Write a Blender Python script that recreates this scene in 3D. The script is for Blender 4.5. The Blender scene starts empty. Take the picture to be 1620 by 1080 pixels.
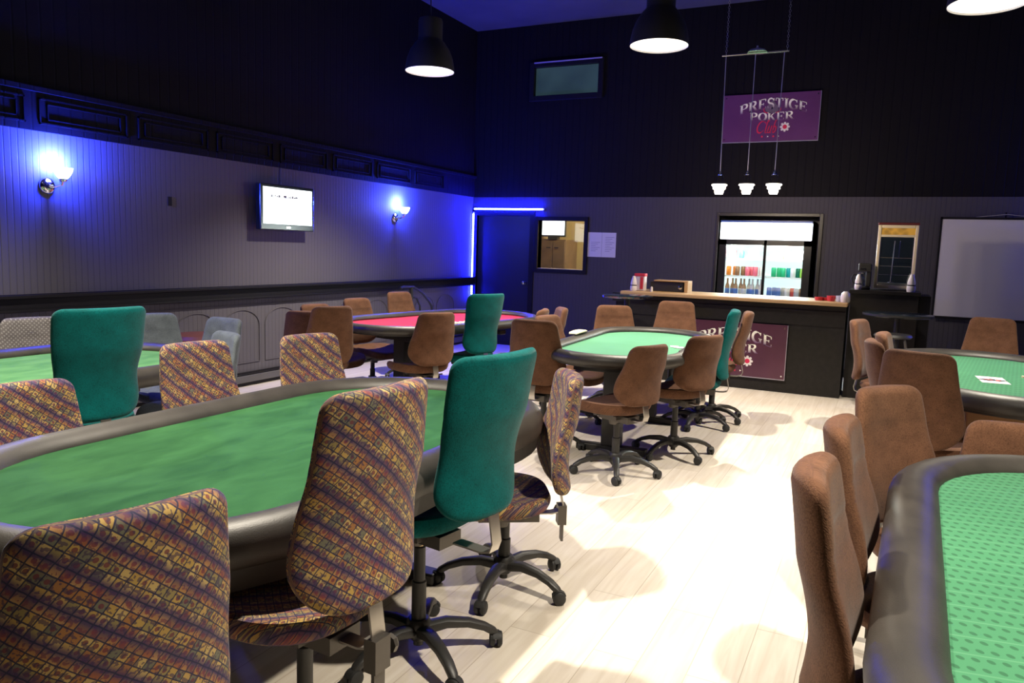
import bpy, math, random
from math import sin, cos, pi, sqrt, radians
from mathutils import Vector, Matrix

S = bpy.context.scene
COL = S.collection
random.seed(7)

# ------------------------------------------------------------ camera
cam_d = bpy.data.cameras.new('camera')
cam = bpy.data.objects.new('camera', cam_d); COL.objects.link(cam)
cam_d.sensor_width = 36.0; cam_d.sensor_fit = 'HORIZONTAL'
cam_d.lens = 1196.53 / 1620 * 36.0
cam_d.clip_start = 0.05; cam_d.clip_end = 60
RT = Vector((0.89597928, 0.44295279, 0.03184261)); UP = Vector((-0.08260831, 0.09578555, 0.99196824)); FW = Vector((-0.43634504, 0.89141346, -0.12241345))
mw = Matrix.Identity(4)
for i in range(3):
    mw[i][0] = RT[i]; mw[i][1] = UP[i]; mw[i][2] = -FW[i]
mw[0][3], mw[1][3], mw[2][3] = 0, 0, 1.45
cam.matrix_world = mw
S.camera = cam

# ------------------------------------------------------------ world, exposure
w = bpy.data.worlds.new('world'); S.world = w; w.use_nodes = True
w.node_tree.nodes['Background'].inputs[0].default_value = (0.05, 0.06, 0.2, 1)
w.node_tree.nodes['Background'].inputs[1].default_value = 0.02
S.view_settings.view_transform = 'Standard'; S.view_settings.look = 'None'
S.view_settings.exposure = 0.0; S.view_settings.gamma = 1.0; S.view_settings.use_curve_mapping = False

LAMP_W = 570.0          # pendant bulbs
SCONCE_W = 260.0
LED_W = 160.0
PEND_Z = 3.06
PEND = [(-3.98, 6.20), (-1.75, 6.03), (0.43, 5.75), (-3.98, 2.20), (-1.78, 2.15), (0.58, 1.95)]

XL, YB = -5.661, 10.0886
XR, YR, ZC = 3.6, -2.2, 4.58
H1 = 2.19

# ------------------------------------------------------------ materials
def newmat(name):
    m = bpy.data.materials.new(name); m.use_nodes = True
    return m, m.node_tree.nodes, m.node_tree.links, m.node_tree.nodes['Principled BSDF']

def simple(name, col, rough=0.5, metal=0.0, spec=0.5, noise=0.0, nscale=30, bump=0.0, bscale=200, sheen=0.0):
    m, N, L, B = newmat(name)
    B.inputs['Base Color'].default_value = (*col, 1); B.inputs['Roughness'].default_value = rough
    B.inputs['Metallic'].default_value = metal; B.inputs['Specular IOR Level'].default_value = spec
    if sheen:
        B.inputs['Sheen Weight'].default_value = sheen; B.inputs['Sheen Roughness'].default_value = 0.4
    tc = N.new('ShaderNodeTexCoord')
    if noise:
        n = N.new('ShaderNodeTexNoise'); n.inputs['Scale'].default_value = nscale; n.inputs['Detail'].default_value = 5
        L.new(tc.outputs['Object'], n.inputs['Vector'])
        r = N.new('ShaderNodeMapRange'); r.inputs[1].default_value = 0.3; r.inputs[2].default_value = 0.7
        r.inputs[3].default_value = 1 - noise; r.inputs[4].default_value = 1 + noise
        L.new(n.outputs['Fac'], r.inputs[0])
        mx = N.new('ShaderNodeMix'); mx.data_type = 'RGBA'; mx.blend_type = 'MULTIPLY'; mx.inputs[0].default_value = 1
        mx.inputs[6].default_value = (*col, 1); L.new(r.outputs[0], mx.inputs[7]); L.new(mx.outputs[2], B.inputs['Base Color'])
    if bump:
        n2 = N.new('ShaderNodeTexNoise'); n2.inputs['Scale'].default_value = bscale; n2.inputs['Detail'].default_value = 2
        L.new(tc.outputs['Object'], n2.inputs['Vector'])
        b = N.new('ShaderNodeBump'); b.inputs['Strength'].default_value = bump; b.inputs['Distance'].default_value = 0.002
        L.new(n2.outputs['Fac'], b.inputs['Height']); L.new(b.outputs[0], B.inputs['Normal'])
    return m

def emis(name, col, k):
    m, N, L, B = newmat(name)
    B.inputs['Base Color'].default_value = (0.8, 0.8, 0.8, 1)
    B.inputs['Emission Color'].default_value = (*col, 1); B.inputs['Emission Strength'].default_value = k
    return m

def math_n(N, L, op, a, b=None, c=None):
    n = N.new('ShaderNodeMath'); n.operation = op
    for i, v in enumerate((a, b, c)):
        if v is None: continue
        if isinstance(v, (int, float)): n.inputs[i].default_value = v
        else: L.new(v, n.inputs[i])
    return n.outputs[0]

def mixc(N, L, fac, a, b, mode='MIX'):
    n = N.new('ShaderNodeMix'); n.data_type = 'RGBA'; n.blend_type = mode
    if isinstance(fac, (int, float)): n.inputs[0].default_value = fac
    else: L.new(fac, n.inputs[0])
    for i, v in ((6, a), (7, b)):
        if isinstance(v, tuple): n.inputs[i].default_value = (*v, 1)
        else: L.new(v, n.inputs[i])
    return n.outputs[2]

def beadboard(name, col, axis, pitch=0.05, rough=0.7, depth=0.45):
    m, N, L, B = newmat(name)
    tc = N.new('ShaderNodeTexCoord'); sp = N.new('ShaderNodeSeparateXYZ'); L.new(tc.outputs['Object'], sp.inputs[0])
    f = math_n(N, L, 'FRACT', math_n(N, L, 'MULTIPLY', sp.outputs[axis], 1 / pitch))
    d = math_n(N, L, 'ABSOLUTE', math_n(N, L, 'SUBTRACT', f, 0.5))
    g = N.new('ShaderNodeMapRange'); g.interpolation_type = 'SMOOTHSTEP'
    g.inputs[1].default_value = 0.38; g.inputs[2].default_value = 0.5; g.inputs[3].default_value = 0; g.inputs[4].default_value = 1
    L.new(d, g.inputs[0])
    n = N.new('ShaderNodeTexNoise'); n.inputs['Scale'].default_value = 2.5; n.inputs['Detail'].default_value = 4; L.new(tc.outputs['Object'], n.inputs['Vector'])
    c2 = mixc(N, L, math_n(N, L, 'MULTIPLY', n.outputs['Fac'], 0.35), col, tuple(x * 0.75 for x in col))
    c3 = mixc(N, L, math_n(N, L, 'MULTIPLY', g.outputs[0], depth), c2, tuple(x * 0.25 for x in col))
    L.new(c3, B.inputs['Base Color'])
    b = N.new('ShaderNodeBump'); b.inputs['Strength'].default_value = 0.6; b.inputs['Distance'].default_value = -0.003
    L.new(g.outputs[0], b.inputs['Height']); L.new(b.outputs[0], B.inputs['Normal'])
    B.inputs['Roughness'].default_value = rough; B.inputs['Specular IOR Level'].default_value = 0.12
    return m

def floor_mat():
    m, N, L, B = newmat('floor_planks')
    tc = N.new('ShaderNodeTexCoord'); mp = N.new('ShaderNodeMapping'); mp.inputs['Rotation'].default_value = (0, 0, pi / 2)
    L.new(tc.outputs['Object'], mp.inputs[0])
    br = N.new('ShaderNodeTexBrick'); L.new(mp.outputs[0], br.inputs[0])
    br.inputs['Color1'].default_value = (0.62, 0.56, 0.48, 1); br.inputs['Color2'].default_value = (0.72, 0.66, 0.58, 1)
    br.inputs['Mortar'].default_value = (0.40, 0.33, 0.26, 1); br.inputs['Scale'].default_value = 1.0
    br.inputs['Mortar Size'].default_value = 0.0018; br.inputs['Mortar Smooth'].default_value = 0.3
    br.inputs['Brick Width'].default_value = 1.25; br.inputs['Row Height'].default_value = 0.17; br.offset = 0.37
    mp2 = N.new('ShaderNodeMapping'); mp2.inputs['Scale'].default_value = (14, 0.9, 1); L.new(tc.outputs['Object'], mp2.inputs[0])
    n = N.new('ShaderNodeTexNoise'); n.inputs['Scale'].default_value = 2.2; n.inputs['Detail'].default_value = 7; n.inputs['Distortion'].default_value = 0.6
    L.new(mp2.outputs[0], n.inputs['Vector'])
    r = N.new('ShaderNodeMapRange'); r.inputs[1].default_value = 0.35; r.inputs[2].default_value = 0.75; L.new(n.outputs['Fac'], r.inputs[0])
    c = mixc(N, L, r.outputs[0], br.outputs['Color'], (0.45, 0.37, 0.28))
    c = mixc(N, L, 0.55, br.outputs['Color'], c)
    L.new(c, B.inputs['Base Color']); B.inputs['Roughness'].default_value = 0.38; B.inputs['Specular IOR Level'].default_value = 0.4
    return m

def suit_fabric(name='card_pattern_fabric'):
    m, N, L, B = newmat(name)
    uv = N.new('ShaderNodeTexCoord'); mp = N.new('ShaderNodeMapping')
    mp.inputs['Rotation'].default_value = (0, 0, radians(40)); mp.inputs['Scale'].default_value = (52, 52, 52)
    L.new(uv.outputs['UV'], mp.inputs[0])
    # slight wobble so the grid looks woven
    nz = N.new('ShaderNodeTexNoise'); nz.inputs['Scale'].default_value = 0.7; L.new(mp.outputs[0], nz.inputs['Vector'])
    vm = N.new('ShaderNodeVectorMath'); vm.operation = 'MULTIPLY_ADD'; L.new(nz.outputs['Color'], vm.inputs[0]); vm.inputs[1].default_value = (0.22, 0.22, 0); L.new(mp.outputs[0], vm.inputs[2])
    P = vm.outputs[0]
    fl = N.new('ShaderNodeVectorMath'); fl.operation = 'FLOOR'; L.new(P, fl.inputs[0])
    fr = N.new('ShaderNodeVectorMath'); fr.operation = 'FRACTION'; L.new(P, fr.inputs[0])
    wn = N.new('ShaderNodeTexWhiteNoise'); wn.noise_dimensions = '2D'; L.new(fl.outputs[0], wn.inputs['Vector'])
    cr = N.new('ShaderNodeValToRGB'); cr.color_ramp.interpolation = 'CONSTANT'; L.new(wn.outputs['Value'], cr.inputs[0])
    el = cr.color_ramp.elements
    cols = [(0.0, (0.36, 0.235, 0.065)), (0.22, (0.23, 0.18, 0.07)), (0.40, (0.42, 0.30, 0.11)), (0.58, (0.28, 0.13, 0.045)), (0.70, (0.13, 0.125, 0.085)), (0.84, (0.38, 0.25, 0.08))]
    el[0].position = 0; el[0].color = (*cols[0][1], 1); el[1].position = cols[1][0]; el[1].color = (*cols[1][1], 1)
    for p, c in cols[2:]:
        e = el.new(p); e.color = (*c, 1)
    sp = N.new('ShaderNodeSeparateXYZ'); L.new(fr.outputs[0], sp.inputs[0])
    sf = N.new('ShaderNodeSeparateXYZ'); L.new(P, sf.inputs[0])
    # suit blob in every cell: soft shape, blurred pips
    n3 = N.new('ShaderNodeTexNoise'); n3.inputs['Scale'].default_value = 2.2; n3.inputs['Detail'].default_value = 1; L.new(P, n3.inputs['Vector'])
    blob = math_n(N, L, 'GREATER_THAN', n3.outputs['Fac'], 0.54)
    dx = math_n(N, L, 'SUBTRACT', sp.outputs[0], 0.5); dy = math_n(N, L, 'SUBTRACT', sp.outputs[1], 0.5)
    d2 = math_n(N, L, 'ADD', math_n(N, L, 'MULTIPLY', dx, dx), math_n(N, L, 'MULTIPLY', dy, dy))
    core = math_n(N, L, 'LESS_THAN', d2, 0.055)
    pick = math_n(N, L, 'GREATER_THAN', math_n(N, L, 'FRACT', math_n(N, L, 'MULTIPLY', wn.outputs['Value'], 7.31)), 0.45)
    c = mixc(N, L, math_n(N, L, 'MULTIPLY', math_n(N, L, 'MULTIPLY', core, pick), 0.85), cr.outputs[0], (0.13, 0.03, 0.04))
    c = mixc(N, L, math_n(N, L, 'MULTIPLY', blob, 0.75), c, (0.055, 0.035, 0.065))
    # wide purple and rust bands along one diagonal
    def band(src, per, lo, off=0.0):
        f = math_n(N, L, 'ABSOLUTE', math_n(N, L, 'SUBTRACT', math_n(N, L, 'FRACT', math_n(N, L, 'MULTIPLY_ADD', src, 1 / per, off)), 0.5))
        g = N.new('ShaderNodeMapRange'); g.interpolation_type = 'SMOOTHSTEP'; g.inputs[1].default_value = lo; g.inputs[2].default_value = 0.5; L.new(f, g.inputs[0])
        return g.outputs[0]
    c = mixc(N, L, math_n(N, L, 'MULTIPLY', band(sf.outputs[1], 3.0, 0.18), 0.88), c, (0.045, 0.022, 0.085))
    c = mixc(N, L, math_n(N, L, 'MULTIPLY', band(sf.outputs[1], 3.0, 0.30, 0.24), 0.42), c, (0.24, 0.05, 0.04))
    # thin dark grid
    ex = math_n(N, L, 'ABSOLUTE', dx); ey = math_n(N, L, 'ABSOLUTE', dy)
    ln = math_n(N, L, 'GREATER_THAN', math_n(N, L, 'MAXIMUM', ex, ey), 0.435)
    c = mixc(N, L, math_n(N, L, 'MULTIPLY', ln, 0.92), c, (0.018, 0.02, 0.05))
    L.new(c, B.inputs['Base Color']); B.inputs['Specular IOR Level'].default_value = 0.12; B.inputs['Roughness'].default_value = 0.85
    B.inputs['Sheen Weight'].default_value = 0.08; B.inputs['Sheen Roughness'].default_value = 0.5
    return m

def woven(name, col, col2, scale=260, sheen=0.08, dots=False):
    m, N, L, B = newmat(name)
    uv = N.new('ShaderNodeTexCoord')
    v = N.new('ShaderNodeTexVoronoi'); v.inputs['Scale'].default_value = scale; L.new(uv.outputs['UV'], v.inputs['Vector'])
    n = N.new('ShaderNodeTexNoise'); n.inputs['Scale'].default_value = 14; n.inputs['Detail'].default_value = 4; L.new(uv.outputs['UV'], n.inputs['Vector'])
    f = math_n(N, L, 'MULTIPLY', v.outputs['Distance'], 1.1)
    c = mixc(N, L, f, col, col2)
    r = N.new('ShaderNodeMapRange'); r.inputs[1].default_value = 0.3; r.inputs[2].default_value = 0.7; r.inputs[3].default_value = 0.8; r.inputs[4].default_value = 1.15; L.new(n.outputs['Fac'], r.inputs[0])
    c = mixc(N, L, 1.0, c, r.outputs[0], 'MULTIPLY')
    if dots:
        mp = N.new('ShaderNodeMapping'); mp.inputs['Scale'].default_value = (55, 55, 55); mp.inputs['Rotation'].default_value = (0, 0, radians(45)); L.new(uv.outputs['UV'], mp.inputs[0])
        fr = N.new('ShaderNodeVectorMath'); fr.operation = 'FRACTION'; L.new(mp.outputs[0], fr.inputs[0])
        ds = N.new('ShaderNodeVectorMath'); ds.operation = 'DISTANCE'; L.new(fr.outputs[0], ds.inputs[0]); ds.inputs[1].default_value = (0.5, 0.5, 0)
        c = mixc(N, L, math_n(N, L, 'LESS_THAN', ds.outputs['Value'], 0.26), c, (0.22, 0.21, 0.205))
    L.new(c, B.inputs['Base Color']); B.inputs['Specular IOR Level'].default_value = 0.1; B.inputs['Roughness'].default_value = 0.9
    B.inputs['Sheen Weight'].default_value = sheen; B.inputs['Sheen Roughness'].default_value = 0.45
    b = N.new('ShaderNodeBump'); b.inputs['Strength'].default_value = 0.35; b.inputs['Distance'].default_value = 0.0015; L.new(v.outputs['Distance'], b.inputs['Height']); L.new(b.outputs[0], B.inputs['Normal'])
    return m

def felt(name, c1, c2, suited=False, brushed=False):
    m, N, L, B = newmat(name)
    tc = N.new('ShaderNodeTexCoord')
    n = N.new('ShaderNodeTexNoise'); n.inputs['Scale'].default_value = 5 if brushed else 2; n.inputs['Detail'].default_value = 8; n.inputs['Distortion'].default_value = 0.5 if brushed else 0.2
    mp = N.new('ShaderNodeMapping'); mp.inputs['Scale'].default_value = (2.0, 0.9, 1) if brushed else (1, 1, 1); mp.inputs['Rotation'].default_value = (0, 0, radians(30)); L.new(tc.outputs['Object'], mp.inputs[0]); L.new(mp.outputs[0], n.inputs['Vector'])
    r = N.new('ShaderNodeMapRange'); r.inputs[1].default_value = 0.32; r.inputs[2].default_value = 0.68; L.new(n.outputs['Fac'], r.inputs[0])
    c = mixc(N, L, r.outputs[0], c1, c2)
    if suited:
        m2 = N.new('ShaderNodeMapping'); m2.inputs['Scale'].default_value = (40, 27, 1); m2.inputs['Rotation'].default_value = (0, 0, radians(-8)); L.new(tc.outputs['Object'], m2.inputs[0])
        sp = N.new('ShaderNodeSeparateXYZ'); L.new(m2.outputs[0], sp.inputs[0])
        row = math_n(N, L, 'FLOOR', sp.outputs[1]); fy = math_n(N, L, 'SUBTRACT', math_n(N, L, 'FRACT', sp.outputs[1]), 0.5)
        fx = math_n(N, L, 'SUBTRACT', math_n(N, L, 'FRACT', math_n(N, L, 'MULTIPLY_ADD', row, 0.5, sp.outputs[0])), 0.5)
        sk = math_n(N, L, 'MULTIPLY_ADD', fy, 0.5, fx)
        d = math_n(N, L, 'ADD', math_n(N, L, 'MULTIPLY', math_n(N, L, 'MULTIPLY', sk, sk), 1.1), math_n(N, L, 'MULTIPLY', math_n(N, L, 'MULTIPLY', fy, fy), 1.6))
        blob = math_n(N, L, 'LESS_THAN', d, 0.075)
        c = mixc(N, L, math_n(N, L, 'MULTIPLY', blob, 0.6), c, tuple(x * 0.35 for x in c1))
        f2 = math_n(N, L, 'FRACT', math_n(N, L, 'MULTIPLY', sp.outputs[1], 0.5))
        ln = math_n(N, L, 'LESS_THAN', math_n(N, L, 'ABSOLUTE', math_n(N, L, 'SUBTRACT', f2, 0.5)), 0.035)
        c = mixc(N, L, math_n(N, L, 'MULTIPLY', ln, 0.35), c, (0.12, 0.30, 0.17))
    L.new(c, B.inputs['Base Color']); B.inputs['Specular IOR Level'].default_value = 0.1; B.inputs['Roughness'].default_value = 0.9
    B.inputs['Sheen Weight'].default_value = 0.05
    return m

def wood(name, c1, c2, scale=(1, 12, 12), rough=0.45):
    m, N, L, B = newmat(name)
    tc = N.new('ShaderNodeTexCoord'); mp = N.new('ShaderNodeMapping'); mp.inputs['Scale'].default_value = scale; L.new(tc.outputs['Object'], mp.inputs[0])
    n = N.new('ShaderNodeTexNoise'); n.inputs['Scale'].default_value = 3; n.inputs['Detail'].default_value = 6; n.inputs['Distortion'].default_value = 0.8; L.new(mp.outputs[0], n.inputs['Vector'])
    L.new(mixc(N, L, n.outputs['Fac'], c1, c2), B.inputs['Base Color']); B.inputs['Roughness'].default_value = rough
    return m

def sconce_glass():
    m = emis('sconce_glass', (0.85, 0.92, 1.0), 5.0); N, L = m.node_tree.nodes, m.node_tree.links
    tr = N.new('ShaderNodeBsdfTransparent'); mx = N.new('ShaderNodeMixShader'); mx.inputs[0].default_value = 0.55
    L.new(N['Principled BSDF'].outputs[0], mx.inputs[1]); L.new(tr.outputs[0], mx.inputs[2]); L.new(mx.outputs[0], N['Material Output'].inputs['Surface'])
    return m

def glass(name, tint=(1, 1, 1), alpha=0.12):
    m, N, L, B = newmat(name)
    tr = N.new('ShaderNodeBsdfTransparent'); tr.inputs[0].default_value = (*tint, 1)
    gl = N.new('ShaderNodeBsdfGlossy'); gl.inputs['Roughness'].default_value = 0.03
    mx = N.new('ShaderNodeMixShader'); mx.inputs[0].default_value = alpha
    L.new(tr.outputs[0], mx.inputs[1]); L.new(gl.outputs[0], mx.inputs[2]); L.new(mx.outputs[0], N['Material Output'].inputs['Surface'])
    return m

M = dict(
    floor=floor_mat(),
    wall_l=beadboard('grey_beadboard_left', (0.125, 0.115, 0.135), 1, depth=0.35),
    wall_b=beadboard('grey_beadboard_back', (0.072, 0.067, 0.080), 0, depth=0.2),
    black_l=beadboard('black_beadboard_left', (0.007, 0.006, 0.009), 1, 0.1),
    black_b=beadboard('black_beadboard_back', (0.007, 0.006, 0.008), 0, 0.1),
    black_paint=simple('black_paint', (0.008, 0.007, 0.009), 0.6, spec=0.2),
    ceiling=simple('ceiling_paint', (0.05, 0.05, 0.07), 0.8, noise=0.15, nscale=2),
    grey_trim=simple('grey_trim_paint', (0.11, 0.105, 0.11), 0.5),
    tan_wall=simple('tan_wall_paint', (0.42, 0.34, 0.18), 0.7),
    vinyl=simple('black_vinyl', (0.032, 0.028, 0.024), 0.47, spec=0.5, noise=0.25, nscale=8, bump=0.25, bscale=320),
    vinyl_dk=simple('black_vinyl_skirt', (0.02, 0.018, 0.016), 0.6, noise=0.3, nscale=12),
    plastic=simple('black_plastic', (0.022, 0.021, 0.020), 0.45, bump=0.15, bscale=400),
    rubber=simple('caster_rubber', (0.015, 0.015, 0.015), 0.6),
    steel=simple('brushed_steel', (0.42, 0.40, 0.37), 0.35, 1.0),
    bracket=simple('painted_bracket', (0.10, 0.09, 0.08), 0.4, 0.6),
    brass=simple('gas_rod', (0.45, 0.36, 0.22), 0.25, 1.0),
    chrome=simple('chrome', (0.75, 0.75, 0.77), 0.12, 1.0),
    white_plastic=simple('white_plastic', (0.75, 0.70, 0.68), 0.35),
    red_plastic=simple('red_plastic', (0.62, 0.04, 0.06), 0.35),
    pattern=suit_fabric(),
    brown=woven('brown_fabric', (0.15, 0.072, 0.040), (0.085, 0.040, 0.023)),
    teal=woven('teal_fabric', (0.0, 0.105, 0.102), (0.0, 0.060, 0.060)),
    grey=woven('grey_fabric', (0.13, 0.15, 0.17), (0.08, 0.095, 0.11)),
    grey_dot=woven('grey_dotted_fabric', (0.13, 0.12, 0.12), (0.10, 0.09, 0.09), dots=True),
    felt_green=felt('green_velvet', (0.008, 0.056, 0.015), (0.022, 0.095, 0.030), brushed=True),
    felt_olive=felt('pale_green_velvet', (0.05, 0.16, 0.055), (0.09, 0.23, 0.085), brushed=True),
    felt_mint=felt('green_speed_cloth', (0.085, 0.25, 0.14), (0.10, 0.28, 0.165)),
    felt_suit=felt('green_suited_cloth', (0.045, 0.17, 0.085), (0.055, 0.20, 0.10), suited=True),
    felt_red=felt('red_speed_cloth', (0.34, 0.02, 0.04), (0.40, 0.03, 0.05)),
    bar_wood=wood('bar_top_wood', (0.50, 0.33, 0.17), (0.42, 0.26, 0.12)),
    base_wood=wood('pedestal_wood', (0.36, 0.19, 0.07), (0.26, 0.13, 0.05), (10, 10, 1)),
    bar_black=simple('bar_black_laminate', (0.014, 0.012, 0.011), 0.55, spec=0.25, noise=0.2, nscale=20),
    shade=simple('shade_outer_enamel', (0.03, 0.028, 0.028), 0.6, spec=0.2),
    lamp_glow=emis('lamp_mouth_glow', (1.0, 0.95, 0.80), 1.6),
    sconce_glass=sconce_glass(),
    crystal=emis('crystal_glow', (1.0, 0.90, 0.70), 7.0),
    led=emis('led_diode', (0.008, 0.012, 1.0), 650.0),
    led_strip=simple('led_carrier', (0.5, 0.5, 0.6), 0.4),
    glass=glass('clear_glass', (1, 1, 1), 0.08),
    glass_dk=glass('dark_glass', (0.5, 0.55, 0.6), 0.25),
    fridge_black=simple('fridge_black', (0.015, 0.015, 0.018), 0.3),
    fridge_glow=emis('fridge_lining_glow', (0.75, 1.0, 0.95), 0.75),  # lining glows by itself, standing for light inside the fridge
    shelf_white=simple('shelf_white', (0.85, 0.9, 0.9), 0.4),
    sign_light=emis('lit_header', (0.93, 0.97, 1.0), 3.0),
    blue_film=simple('blue_film', (0.02, 0.08, 0.4), 0.4),
    paper=simple('paper', (0.62, 0.60, 0.66), 0.7),
    ink=simple('ink', (0.25, 0.25, 0.35), 0.8),
    screen_cloth=simple('projection_cloth', (0.58, 0.56, 0.62), 0.7),
    cream=simple('cream_enamel', (0.80, 0.68, 0.45), 0.3),
    cloth_y=simple('pale_cloth', (0.62, 0.55, 0.34), 0.8),
    locker=simple('brown_laminate', (0.15, 0.10, 0.06), 0.5, noise=0.2, nscale=6),
    tv_black=simple('tv_black', (0.012, 0.02, 0.03), 0.2),
)

def screen_mat():
    m, N, L, B = newmat('tv_picture')
    tc = N.new('ShaderNodeTexCoord')
    n = N.new('ShaderNodeTexNoise'); n.inputs['Scale'].default_value = 9; n.inputs['Detail'].default_value = 3; L.new(tc.outputs['Object'], n.inputs['Vector'])
    c = mixc(N, L, math_n(N, L, 'GREATER_THAN', n.outputs['Fac'], 0.66), (0.92, 1.0, 1.0), (0.55, 0.85, 0.75))
    L.new(c, B.inputs['Emission Color']); B.inputs['Emission Strength'].default_value = 2.4; B.inputs['Base Color'].default_value = (0, 0, 0, 1)
    return m
M['screen'] = screen_mat()

def popcorn_art():
    m, N, L, B = newmat('amber_header_art')
    tc = N.new('ShaderNodeTexCoord'); n = N.new('ShaderNodeTexVoronoi'); n.inputs['Scale'].default_value = 16; L.new(tc.outputs['Object'], n.inputs['Vector'])
    cr = N.new('ShaderNodeValToRGB'); cr.color_ramp.elements[0].color = (0.06, 0.03, 0.01, 1); cr.color_ramp.elements[1].color = (0.62, 0.34, 0.05, 1); cr.color_ramp.elements[1].position = 0.8
    L.new(n.outputs['Distance'], cr.inputs[0]); L.new(cr.outputs[0], B.inputs['Base Color']); L.new(cr.outputs[0], B.inputs['Emission Color']); B.inputs['Emission Strength'].default_value = 0.25
    return m
M['art'] = popcorn_art()

def sign_mat(name='purple_sign'):
    m, N, L, B = newmat(name)
    tc = N.new('ShaderNodeTexCoord'); n = N.new('ShaderNodeTexNoise'); n.inputs['Scale'].default_value = 2.5; n.inputs['Detail'].default_value = 3; L.new(tc.outputs['Object'], n.inputs['Vector'])
    L.new(mixc(N, L, n.outputs['Fac'], (0.085, 0.02, 0.10), (0.15, 0.05, 0.17)), B.inputs['Base Color']); B.inputs['Roughness'].default_value = 0.3
    return m
M['sign'] = sign_mat()
M['sign_low'] = simple('maroon_sign', (0.085, 0.026, 0.05), 0.3, noise=0.2, nscale=2)

def metal_letters():
    # printed letters: silver at the top fading into the purple board
    m, N, L, B = newmat('faded_silver_print')
    tc = N.new('ShaderNodeTexCoord'); sp = N.new('ShaderNodeSeparateXYZ'); L.new(tc.outputs['UV'], sp.inputs[0])
    r = N.new('ShaderNodeMapRange'); r.inputs[1].default_value = 0.05; r.inputs[2].default_value = 0.6; L.new(sp.outputs[1], r.inputs[0])
    L.new(mixc(N, L, r.outputs[0], (0.2, 0.10, 0.2), (0.95, 0.93, 0.80)), B.inputs['Base Color']); B.inputs['Roughness'].default_value = 0.4
    return m
M['letters'] = metal_letters()

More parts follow.
